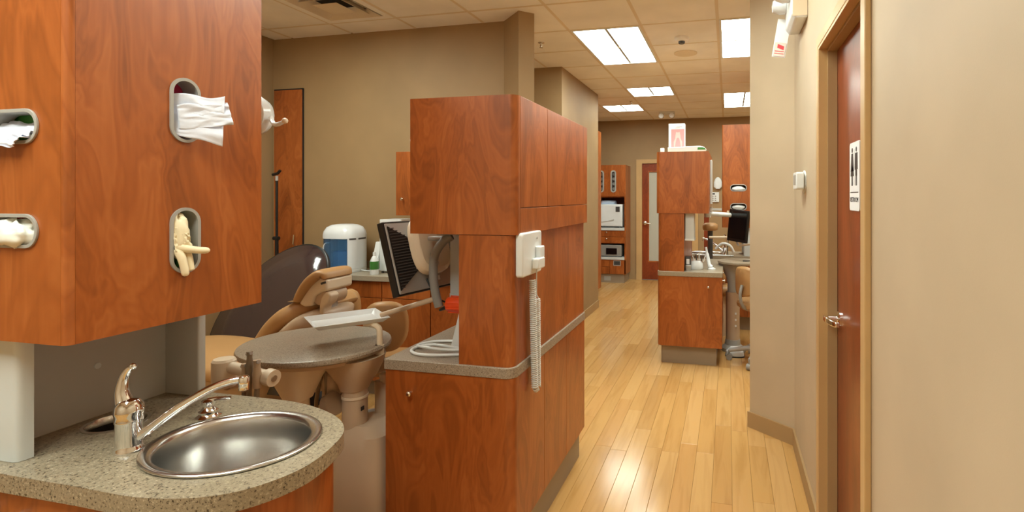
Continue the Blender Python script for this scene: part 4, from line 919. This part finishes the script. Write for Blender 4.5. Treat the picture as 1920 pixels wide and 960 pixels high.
# treatment light: only its handle shows past the near cabinet
tl = thing('treatment_light', 'white treatment lamp with curved handle showing past the near cabinet edge', 'dental lamp', (-2.2, 2.1, 1.8))
MB().lathe([(0, .07), (.05, .06), (.085, .03), (.095, 0), (.085, -.03), (.07, -.035)], (-2.195, 2.07, 1.885), 'y', 24).build('lamp_head', 'white_gloss', tl, smooth=True)
MB().lathe([(.0, -.030), (.068, -.034), (.07, -.028)], (-2.195, 2.07, 1.885), 'y', 24).build('lens', 'chrome', tl, smooth=True)
MB().tube(spline([(-2.09, 2.06, 1.87), (-2.055, 2.04, 1.838), (-2.02, 2.03, 1.832), (-1.985, 2.03, 1.845)], 6), [.010] * 14 + [.009] * 5, 10).build('handle', 'white_gloss', tl, smooth=True)
MB().lathe([(0, -.014), (.011, -.009), (.014, 0), (.011, .009), (0, .014)], (-1.982, 2.03, 1.847), 'z', 12).build('handle_tip', 'cream_plastic', tl, smooth=True)
MB().tube(spline([(-2.20, 2.12, 1.90), (-2.30, 2.18, 2.0), (-2.42, 2.22, 2.2), (-2.46, 2.24, 2.5), (-2.46, 2.24, CZ)], 6), .022, 12).build('ceiling_arm', 'white_plastic', tl, smooth=True)

# ------------------------------------------------------------------ ceiling fittings
av = thing('air_vent', 'square ceiling air diffuser with dark louvres above the bay', 'air vent', ((VENT[0] + VENT[1]) / 2, (VENT[2] + VENT[3]) / 2, CZ))
vx, vy = (VENT[0] + VENT[1]) / 2, (VENT[2] + VENT[3]) / 2
sq = lambda s: [(vx - s, vy - s), (vx + s, vy - s), (vx + s, vy + s), (vx - s, vy + s)]
MB().prism(sq(.288), CZ - .003, CZ + .008, [sq(.235)]).build('frame', 'ceiling_tile', av)
MB().box(vx - .25, vx + .25, vy - .25, vy + .25, CZ + .07, CZ + .085).build('duct', 'dark_hole', av)
sq3 = lambda s, z: [(vx - s, vy - s, z), (vx + s, vy - s, z), (vx + s, vy + s, z), (vx - s, vy + s, z)]
for s in (.225, .165): MB().loft([sq3(s, CZ - .006), sq3(s - .035, CZ + .045)], cap=False).build('louvre', 'grid_bar', av, solid=.002)
MB().loft([sq3(.10, CZ - .008), sq3(.09, CZ - .002)]).build('centre_plate', 'grid_bar', av)
sm = thing('smoke_detector', 'round smoke detector on the ceiling between two bright lights', 'smoke detector', (-.389, 4.595, CZ))
MB().lathe([(.062, 0), (.062, -.018), (.055, -.03), (.04, -.036), (0, -.036)], (-.389, 4.595, CZ), 'z', 24).build('body', 'ceiling_tile', sm, smooth=True)
MB().lathe([(.028, -.036), (.028, -.05), (.022, -.056), (0, -.056)], (-.389, 4.595, CZ), 'z', 18).build('sensor', 'dark_grey', sm, smooth=True)
spk = thing('ceiling_speaker', 'flat round ceiling speaker beyond the smoke detector', 'speaker', (-.395, 5.11, CZ))
MB().lathe([(.11, .001), (.11, -.006), (.10, -.009), (0, -.009)], (-.395, 5.11, CZ), 'z', 28).build('grille', 'grid_bar', spk, smooth=True)
def sprinkler(x, y, lab):
    s = thing('sprinkler', lab, 'sprinkler', (x, y, CZ), 'ceiling sprinklers')
    MB().lathe([(.03, 0), (.03, -.004), (.01, -.006), (.01, -.03), (.006, -.04), (.018, -.046), (0, -.048)], (x, y, CZ), 'z', 16).build('head', 'nickel', s, smooth=True)
sprinkler(-1.62, 4.46, 'small brass sprinkler head beside the wall nib'); sprinkler(-1.36, 7.55, 'far sprinkler head before the left ceiling light')
ex = thing('ceiling_spotlights', 'pair of small emergency spot heads on the far ceiling', 'spotlight', (-1.0, 8.6, CZ - .1))
MB().box(-1.08, -.84, 8.56, 8.68, CZ - .03, CZ).build('base', 'white_plastic', ex, bevel=.004)
for xx in (-1.05, -.88): MB().lathe([(0, .04), (.035, .03), (.045, 0), (.04, -.03), (0, -.035)], (xx, 8.56, CZ - .07), 'y', 16).build('spot_head', 'white_gloss', ex, smooth=True)

# ------------------------------------------------------------------ far end: door, tall cabinets
o2x0, o2x1, dh2 = -1.515, -.60, 2.10
t2 = struct(MB().prism([(o2x0 - .09, 0), (o2x0 - .09, dh2 + .06), (o2x1 + .09, dh2 + .06), (o2x1 + .09, 0), (o2x1, 0), (o2x1, dh2), (o2x0, dh2), (o2x0, 0)], YB - .02, YB, axes='xzy'), 'trim_2', 'trim_tan', 'tan casing of the far frosted glass door')
MB().prism([(o2x0, 0), (o2x0, dh2), (o2x1, dh2), (o2x1, 0), (o2x1 - .012, 0), (o2x1 - .012, dh2 - .012), (o2x0 + .012, dh2 - .012), (o2x0 + .012, 0)], YB - .018, YB + .12, axes='xzy').build('jamb', 'trim_tan', t2)
fd = struct(MB().prism([(o2x0 + .014, .01), (o2x1 - .014, .01), (o2x1 - .014, dh2 - .014), (o2x0 + .014, dh2 - .014)], YB + .012, YB + .052, [[(-1.385, .335), (-.73, .335), (-.73, 1.94), (-1.385, 1.94)]], 'xzy'), 'door_2', 'cherry_dark', 'dark cherry door with a frosted glass panel at the corridor end')
MB().box(-1.39, -.725, YB + .026, YB + .034, .33, 1.945).build('pane', 'frosted', fd)
MB().prism([(-1.40, .32), (-.715, .32), (-.715, 1.955), (-1.40, 1.955)], YB + .006, YB + .013, [[(-1.378, .342), (-.737, .342), (-.737, 1.933), (-1.378, 1.933)]], 'xzy').build('glazing_bead', 'cherry', fd)
fh = MB().lathe([(.035, 0), (.035, -.01), (.014, -.016), (.014, -.055), (0, -.055)], (-1.455, YB + .012, 1.02), 'y', 16).build('handle', 'nickel', fd, smooth=True)
MB().tube([(-1.455, YB - .04, 1.02), (-1.40, YB - .045, 1.015), (-1.345, YB - .04, 1.01)], [.014, .012, .009], 10).build('lever', 'nickel', fh, smooth=True)
struct(MB().box(-2.0, 0, YB + .7, YB + .72, 0, CZ), 'wall_beyond_door', 'wall_light', 'pale wall beyond the frosted door')

tc = thing('sterilizer_cabinet', 'tall cherry cabinet with sterilizer shelves beside the frosted door', 'cabinet', (-1.93, 9.2, 0))
X0, X1, Y0, Y1 = -2.25, -1.715, 8.95, 9.415
MB().box(X0 + .03, X1 - .03, Y0 + .03, Y1, 0, .15).build('plinth', 'plinth', tc)
MB().box(X0 + .15, X1 - .27, Y0 + .027, Y0 + .031, .035, .11).build('plinth_grille', 'bezel', tc)
MB().box(X1 - .02, X1, Y0, Y1, .15, 2.04).build('side_panel', 'cherry', tc); MB().box(X0, X0 + .02, Y0, Y1, .15, 2.04).build('side_panel', 'cherry', tc)
MB().box(X0 + .02, X1 - .02, Y1 - .02, Y1, .15, 2.04).build('rear_panel', 'cherry_dark', tc); MB().box(X0 + .02, X1 - .02, Y0 + .02, Y1 - .02, 2.02, 2.04).build('top', 'cherry', tc)
xs = [(-2.20, -2.10), (-1.975, -1.885)]
dpan = MB().prism([(X0 + .02, 1.50), (X1 - .02, 1.50), (X1 - .02, 2.04), (X0 + .02, 2.04)], Y0, Y0 + .018, [slot(a, b_, 1.57, 1.945) for a, b_ in xs], 'xzy').build('upper_door', 'cherry', tc)
for a, b_ in xs:
    MB().prism(slot(a - .004, b_ + .004, 1.566, 1.949), Y0 - .006, Y0, [slot(a + .02, b_ - .02, 1.59, 1.925)], 'xzy').build('slot_bezel', 'bezel', dpan)
    MB().box(a - .01, b_ + .01, Y0 + .05, Y0 + .06, 1.55, 1.96).build('slot_back', 'dark_grey', dpan)
    for k in range(4): MB().lathe([(.026, 0), (.026, -.02), (0, -.02)], ((a + b_) / 2, Y0 + .05, 1.63 + k * .085), 'y', 10).build('cup', 'mid_grey', dpan)
MB().box(X0 + .02, X1 - .02, Y0 - .01, Y1 - .02, .91, .955).build('shelf', 'white_lam', tc); MB().box(X0 + .02, X1 - .02, Y0 - .015, Y1 - .02, .405, .45).build('shelf', 'white_lam', tc)
MB().box(X0 + .02, X1 - .02, Y0 + .02, Y1 - .02, .68, .70).build('divider', 'cherry', tc); MB().box(X0 + .02, X1 - .02, Y0 + .02, Y1 - .02, 1.48, 1.50).build('divider', 'cherry', tc)
for z0, z1 in ((.80, .905), (.69, .795)):
    d = MB().box(X0 + .022, X1 - .022, Y0, Y0 + .02, z0, z1).build('drawer_front', 'cherry', tc, bevel=.002); knob((-2.05, Y0, (z0 + z1) / 2 + .02), '-y', d, .013)
for a, b_, z0, z1 in ((X0 + .02, -1.995, .155, .275), (X0 + .02, -1.995, .28, .40), (-1.99, X1, .155, .40)):
    MB().box(a, b_, Y0, Y0 + .02, z0, z1).build('door', 'cherry', tc, bevel=.002)
MB().prism([(-1.93, .30), (-1.80, .30), (-1.80, .39), (-1.93, .39)], Y0 - .004, Y0, [[(-1.918, .312), (-1.812, .312), (-1.812, .378), (-1.918, .378)]], 'xzy').build('vent_frame', 'bezel', tc)
MB().box(-1.918, -1.812, Y0 - .002, Y0, .312, .378).build('vent', 'dark_grey', tc)
au = thing('sterilizer', 'white tabletop sterilizer on the upper shelf of the tall cabinet', 'sterilizer', (-2.0, 9.15, .955))
MB().box(-2.21, -1.775, Y0 + .02, Y0 + .38, .975, 1.36).build('case', 'white_plastic', au, bevel=.012, smooth=True)
MB().box(-2.20, -1.79, Y0 + .004, Y0 + .021, .985, 1.35).build('door', 'white_gloss', au, bevel=.008, smooth=True)
MB().box(-1.89, -1.82, Y0 - .0, Y0 + .006, 1.23, 1.32).build('display', 'dark_grey', au)
MB().prism([(-2.14, 1.055), (-1.92, 1.085), (-1.92, 1.10), (-2.02, 1.075)], Y0 - .004, Y0 + .006, axes='xzy').build('door_grip', 'bezel', au)
for i in range(4): MB().box(-2.19 + .36 * (i % 2), -2.15 + .36 * (i % 2), Y0 + .05 + .25 * (i // 2), Y0 + .09 + .25 * (i // 2), .955, .976).build('foot', 'black', au)
tw = thing('folded_towel', 'pale blue folded cloth on top of the sterilizer', 'cloth', (-2.05, 9.1, 1.36))
MB().loft([rr3(-2.05, 9.12, .14 * k, .12 * k, z, 24, .6) for k, z in ((1, 1.36), (1.03, 1.375), (.95, 1.395), (.97, 1.41), (.8, 1.425))]).build('cloth', 'towel_blue', tw, smooth=True)
mw = thing('small_sterilizer', 'grey compact sterilizer with dark window on the lower shelf of the tall cabinet', 'sterilizer', (-2.0, 9.15, .45))
MB().box(-2.24, -1.79, Y0 + .01, Y0 + .34, .46, .655).build('case', 'mid_grey', mw, bevel=.01, smooth=True)
MB().box(-2.06, -1.87, Y0 - .002, Y0 + .011, .495, .60).build('window', 'screen', mw, bevel=.002)
for i in range(4): MB().box(-2.21 + .36 * (i % 2), -2.17 + .36 * (i % 2), Y0 + .04 + .22 * (i // 2), Y0 + .08 + .22 * (i // 2), .45, .461).build('foot', 'black', mw)
ec = thing('tall_cabinet', 'tall cherry cabinet end standing past the tan wall block', 'cabinet', (-2.1, 7.5, 0))
MB().box(-2.5, -1.905, 7.05, 7.76, 0, .12).build('plinth', 'plinth', ec)
MB().box(-2.5, -1.888, 7.02, 7.79, .12, 2.47).build('carcass', 'cherry', ec); MB().box(-1.887, -1.87, 7.02, 7.79, .12, 2.47).build('end_panel', 'cherry', ec, bevel=.002)

# ------------------------------------------------------------------ far treatment bay: things on and around the far island
bx = thing('tooth_model_carton', 'tall white carton with pink tooth picture on top of the far hutch', 'carton', (-.46, 4.95, 1.898))
MB().box(-.532, -.385, 4.88, 4.97, 1.898, 2.167).build('box', 'paper', bx, bevel=.002)
MB().box(-.508, -.388, 4.8785, 4.8805, 1.945, 2.115).build('pink_panel', 'card_pink', bx)
m = MB(); zc = 2.02
for s in (-1, 1):
    m.prism([(-.447 + s * a, b_) for a, b_ in ((.0, 2.085), (.016, 2.09), (.022, 2.06), (.024, 2.03), (.038, 2.0), (.036, 1.955), (.026, 1.955), (.022, 1.99), (.012, 2.03), (0, 2.04))], 4.877, 4.879, axes='xzy')
m.build('tooth_outline', 'card_tooth', bx)
MB().box(-.49, -.478, 4.8785, 4.8802, 1.922, 1.932).build('mark', 'ink', bx)
for z, a, b_ in ((2.135, -.46, -.41), (2.125, -.47, -.43)): MB().box(a, b_, 4.879, 4.8802, z, z + .003).build('print_line', 'ink_grey', bx)
text_part('Toothmodel', .016, (-.44, 4.8784, 1.955), (1, 0, 0), (0, 0, 1), 'ink_grey', bx) if False else MB().box(-.47, -.40, 4.878, 4.8795, 1.948, 1.957).build('print_line', 'ink_grey', bx)
fp = thing('face_shield_pack', 'white rounded pack with green end lying on the far hutch', 'pack', (-.33, 4.83, 1.898))
MB().prism([(-.53, 1.898), (-.195, 1.898), (-.185, 1.915), (-.205, 1.938), (-.245, 1.95), (-.53, 1.94)], 4.78, 4.868, axes='xzy').build('pack', 'white_gloss', fp, bevel=.006, smooth=True)
MB().prism([(-.265, 1.915), (-.19, 1.915), (-.20, 1.930), (-.215, 1.936), (-.262, 1.936)], 4.7785, 4.781, axes='xzy').build('green_label', 'print_green', fp)
cu = thing('small_cup', 'small white cup at the corner of the far hutch top', 'cup', (-.60, 4.85, 1.898))
MB().lathe([(.014, 0), (.018, .004), (.019, .035), (.015, .042), (0, .042)], (-.585, 4.84, 1.898), 'z', 14).build('cup', 'white_plastic', cu, smooth=True)
# under the far hutch
t = thing('towel_dispenser', 'white paper towel dispenser under the far hutch', 'dispenser', (-.35, 4.9, 1.10))
MB().box(-.375, -.295, 4.80, 4.98, 1.115, 1.347).build('case', 'white_lam', t, bevel=.004); MB().box(-.378, -.292, 4.795, 4.985, 1.10, 1.117).build('lip', 'white_plastic', t, bevel=.003)
t = thing('white_tub', 'round white tub on the far worktop', 'tub', (-.28, 4.95, .83))
MB().lathe([(.07, 0), (.075, .01), (.07, .05), (.05, .075), (0, .08)], (-.295, 4.95, .83), 'z', 24).build('tub', 'white_gloss', t, smooth=True)
for i in range(5): MB().cyl((-.30 + .02 * i, 4.95, .90), (-.32 + .03 * i, 4.96, .95 + .01 * (i % 3)), .005).build('brush', 'dark_grey' if i % 2 else 'white_plastic', t)
t = thing('curing_light', 'white wand leaning on the far worktop beside the tub', 'curing light', (-.22, 4.98, .83))
MB().tube(spline([(-.145, 4.93, .845), (-.165, 4.95, .87), (-.185, 4.98, .95), (-.20, 4.99, 1.03)], 6), [.022] * 6 + [.017] * 8 + [.011] * 5, 12).build('wand', 'white_gloss', t, smooth=True); MB().lathe([(.035, 0), (.035, .01), (.02, .022), (0, .022)], (-.145, 4.93, .83), 'z', 16).build('base', 'white_gloss', t, smooth=True)
t = thing('card_reader', 'small dark device with a pale screen on the far worktop', 'device', (-.37, 4.86, .83))
MB().box(-.378, -.328, 4.82, 4.90, .83, .955).build('case', 'dark_grey', t, bevel=.005); MB().box(-.365, -.337, 4.817, 4.821, .89, .935).build('screen', 'paper', t)
t = thing('glass_jar', 'small clear jar on the far worktop', 'jar', (-.33, 4.80, .83))
MB().lathe([(.024, 0), (.026, .05), (.02, .055), (0, .055)], (-.345, 4.785, .83), 'z', 16).build('jar', 'bezel', t, smooth=True)
# trim attached at the right edge of the far hutch
t = thing('hanging_rail', 'white vertical rail at the right edge of the far hutch', 'rail', (-.15, 5.2, 1.35))
MB().box(-.163, -.145, 5.05, 5.2, 1.36, 1.84).build('rail', 'white_lam', t, bevel=.003); MB().box(-.166, -.142, 5.045, 5.06, 1.40, 1.43).build('catch', 'nickel', t)
# monitor arm and monitor in the far bay
fm = thing('monitor', 'black flat monitor turned sideways in the far treatment bay', 'monitor', (.05, 5.3, 1.05), 'monitors')
def fbox(x0, x1, y0, y1, z0, z1, nm, mt, par=None, bv=.004): return MB().box(x0 + .055, x1 + .055, y0, y1, z0, z1).rot((.125, 5.28, 1.22), 'Z', -.75).rot((.125, 5.28, 1.22), 'Y', .09).build(nm, mt, par or fm, bevel=bv)
fbox(-.08, .16, 5.26, 5.29, 1.055, 1.365, 'bezel', 'black'); fbox(-.065, .145, 5.2585, 5.2605, 1.085, 1.35, 'screen', 'screen', bv=0); fbox(-.0, .09, 5.29, 5.32, 1.13, 1.28, 'back_shell', 'silver')
t = fm
MB().cyl((-.19, 5.15, 1.335), (.02, 5.36, 1.315), .022, seg=14).build('boom', 'white_plastic', t, smooth=True); MB().cyl((-.19, 5.15, 1.30), (-.19, 5.15, 1.348), .03).build('pivot', 'white_plastic', t, smooth=True)
MB().tube(spline([(.02, 5.36, 1.315), (.07, 5.36, 1.27), (.11, 5.33, 1.22)], 4), .018, 10).build('drop', 'silver', t, smooth=True); MB().lathe([(.012, 0), (.012, .02), (0, .024)], (.0, 5.34, 1.335), 'z', 10).build('knob', 'cream_plastic', t)
MB().cyl((.10, 5.30, 1.02), (.22, 5.33, 1.035), .010).build('handle_bar', 'beige_plastic', t, smooth=True); MB().tube([(.05, 5.33, 1.14), (.08, 5.31, 1.06), (.10, 5.30, 1.02)], .010, 8).build('handle_link', 'silver', t, smooth=True)
# far delivery unit
fdv = thing('delivery_unit', 'far dental delivery unit on a grey column beside the far island', 'dental unit', (.03, 5.3, 0), 'dental delivery units')
fx, fy = .045, 5.32
MB().lathe([(.20, .845), (.212, .852), (.215, .862), (.212, .872), (.205, .874), (0, .874)], (fx + .07, fy, 0), 'z', 36).build('table_top', 'granite_far', fdv, smooth=True)
MB().lathe([(.055, .66), (.06, .70), (.09, .78), (.13, .83), (.14, .846)], (fx, fy, 0), 'z', 24).build('funnel', 'bezel', fdv, smooth=True)
MB().cyl((fx, fy, .56), (fx, fy, .67), .05, seg=20).build('column', 'bezel', fdv, smooth=True)
MB().cyl((fx, fy, .10), (fx, fy, .57), .066, seg=24).build('lower_column', 'beige_plastic', fdv, smooth=True)
MB().lathe([(.11, 0), (.11, .03), (.075, .06), (.07, .11), (0, .11)], (fx, fy, 0), 'z', 24).build('foot', 'bezel', fdv, smooth=True)
MB().tube([(fx - .03, fy, .665), (fx + .12, fy - .04, .64), (fx + .22, fy - .06, .63)], [.03, .022, .02], 12).build('swing_arm', 'beige_plastic', fdv, smooth=True)
for z in (.24, .30, .36): MB().box(fx + .02, fx + .035, fy - .068, fy - .062, z, z + .018).build('button', 'white_plastic', fdv)
for i in range(3): MB().tube(spline([(fx + .09 + .04 * i, fy - .05, .83), (fx + .12 + .04 * i, fy - .08, .72), (fx + .17 + .02 * i, fy - .08, .58), (fx + .19 + .02 * i, fy, .45)], 6), .008, 8).build('hose', 'taupe_hose', fdv, smooth=True)
t = thing('hand_instrument', 'small metal instruments lying on the far oval table top', 'instrument', (.17, 5.28, .874))
MB().tube([(.14, 5.25, .880), (.20, 5.27, .880), (.23, 5.26, .880)], [.006, .005, .003], 8).build('instrument', 'dark_grey', t, smooth=True)
t = thing('foot_pedal', 'white foot pedal with grey cable beside the far column', 'foot pedal', (-.02, 5.2, 0))
MB().loft([rr3(.062, 5.12, .09, .06, .0), rr3(.062, 5.12, .09, .06, .012)]).build('sole', 'dark_grey', t, smooth=True); MB().loft([rr3(.062, 5.12, .085, .06, .012), rr3(.062, 5.12, .08, .055, .05), rr3(.062, 5.12, .04, .03, .085)]).build('pedal', 'white_gloss', t, smooth=True)
tag(MB().tube(spline([(.06, 5.12, .008), (.14, 5.2, .008), (.2, 5.5, .008), (.32, 5.55, .02), (.36, 5.6, .2), (.32, 5.7, .45)], 7), .009, 8).build('floor_hose', 'taupe_hose', None, smooth='all'), 'grey hose looping up from the floor of the far bay', 'hose')
# far chair headrest behind the counters
fc2 = thing('dental_chair', 'far tan dental chair seen behind the island worktop', 'dental chair', (-.1, 5.93, 0))
def blob(c, a, b_, hh, mat, nm): return MB().loft([rr3(c[0], c[1], a * k, b_ * k, c[2] + hh * z, 24, .7) for k, z in ((.7, -.5), (.95, -.35), (1, 0), (.93, .3), (.6, .5))]).build(nm, mat, fc2, smooth='all')
blob((-.19, 5.93, 1.165), .085, .07, .085, 'tan_vinyl', 'headrest'); MB().cyl((-.19, 5.93, .70), (-.19, 5.93, 1.13), .028).build('headrest_post', 'dark_grey', fc2, smooth=True)
blob((-.19, 5.93, .64), .17, .10, .22, 'tan_vinyl', 'backrest'); blob((-.1, 5.93, .48), .22, .12, .12, 'tan_vinyl', 'seat')
MB().loft([rr3(-.12, 5.93, .12, .12, 0), rr3(-.12, 5.93, .10, .10, .42)]).build('base', 'beige_plastic', fc2, smooth=True)
MB().tube(spline([(-.13, 5.86, .93), (-.06, 5.84, .99), (.02, 5.84, .97), (.06, 5.86, .90)], 6), .014, 10).build('arm_tube', 'white_plastic', fc2, smooth=True)
MB().cyl((-.20, 5.84, 1.055), (.10, 5.86, 1.06), .014).build('cross_bar', 'cream_plastic', fc2, smooth=True)
t = thing('paper_sheet', 'white cover sheet lying on the far worktop behind the island', 'paper', (-.2, 6.2, .83))
m = patch((-.36, 6.082, .834), (.06, 6.082, .834), (.06, 6.148, .836), (-.34, 6.148, .836), .004, 4, 2.2, 14, 12); m.build('sheet', 'paper', t, smooth='all', solid=.002)
# wall things at the far end
t = thing('wall_phone_panel', 'white keypad panel on the far wall left of the dispenser cabinet', 'panel', (-.2, 9.4, 1.4))
MB().box(-.34, -.15, YB - .03, YB, 1.40, 1.57).build('plate', 'white_plastic', t, bevel=.004)
MB().box(-.30, -.22, YB - .032, YB - .029, 1.53, 1.555).build('display', 'dark_grey', t)
for i in range(9): MB().box(-.315 + .045 * (i % 3), -.29 + .045 * (i % 3), YB - .032, YB - .029, 1.42 + .035 * (i // 3), 1.44 + .035 * (i // 3)).build('key', 'ink_grey', t)
t = thing('wall_dispenser', 'rounded white dispenser on the far wall behind the cherry cabinet', 'dispenser', (-.16, 9.38, 1.62))
MB().loft([rr3(-.17, YB - .04, .07 * k, .038, z, 24) for k, z in ((.5, 1.63), (1, 1.66), (1, 1.74), (.7, 1.80), (.25, 1.83))]).build('case', 'white_gloss', t, smooth=True)
t = thing('wall_post', 'narrow brown post standing behind the far hutch', 'post', (-.3, 8.0, 0))
MB().box(-.33, -.26, 7.6, 7.66, 0, 1.84).build('post', 'cherry_dark', t, bevel=.004); MB().box(-.36, -.23, 7.57, 7.69, 0, .02).build('foot', 'cherry_dark', t)
MB().box(-.26, .02, 7.61, 7.65, 1.30, 1.33).build('rail', 'white_lam', t)

t = thing('dispenser_refill', 'white tissues filling the upper slot of the far dispenser cabinet', 'refill', (.11, 6.11, 1.558))
def fbag(u, v):
    a = u * PI * 2; b = v * PI; q = Vector((math.cos(a) * 2, math.sin(a) * 2, v * 4 + 0)); s_ = 1 + .2 * noise.noise(q)
    return (.113 + .07 * s_ * math.sin(b) * math.cos(a), 6.098 + .022 * s_ * math.sin(b) * math.sin(a), 1.585 + .026 * s_ * math.cos(b))
MB().grid(fbag, 28, 16).build('refill', 'paper', t, smooth='all')

t = thing('dispenser_refill', 'white gloves filling the lower slot of the far dispenser cabinet', 'refill', (.11, 6.11, 1.350))
def fbag(u, v):
    a = u * PI * 2; b = v * PI; q = Vector((math.cos(a) * 2, math.sin(a) * 2, v * 4 + 5)); s_ = 1 + .2 * noise.noise(q)
    return (.113 + .07 * s_ * math.sin(b) * math.cos(a), 6.098 + .022 * s_ * math.sin(b) * math.sin(a), 1.377 + .026 * s_ * math.cos(b))
MB().grid(fbag, 28, 16).build('refill', 'white_plastic', t, smooth='all')
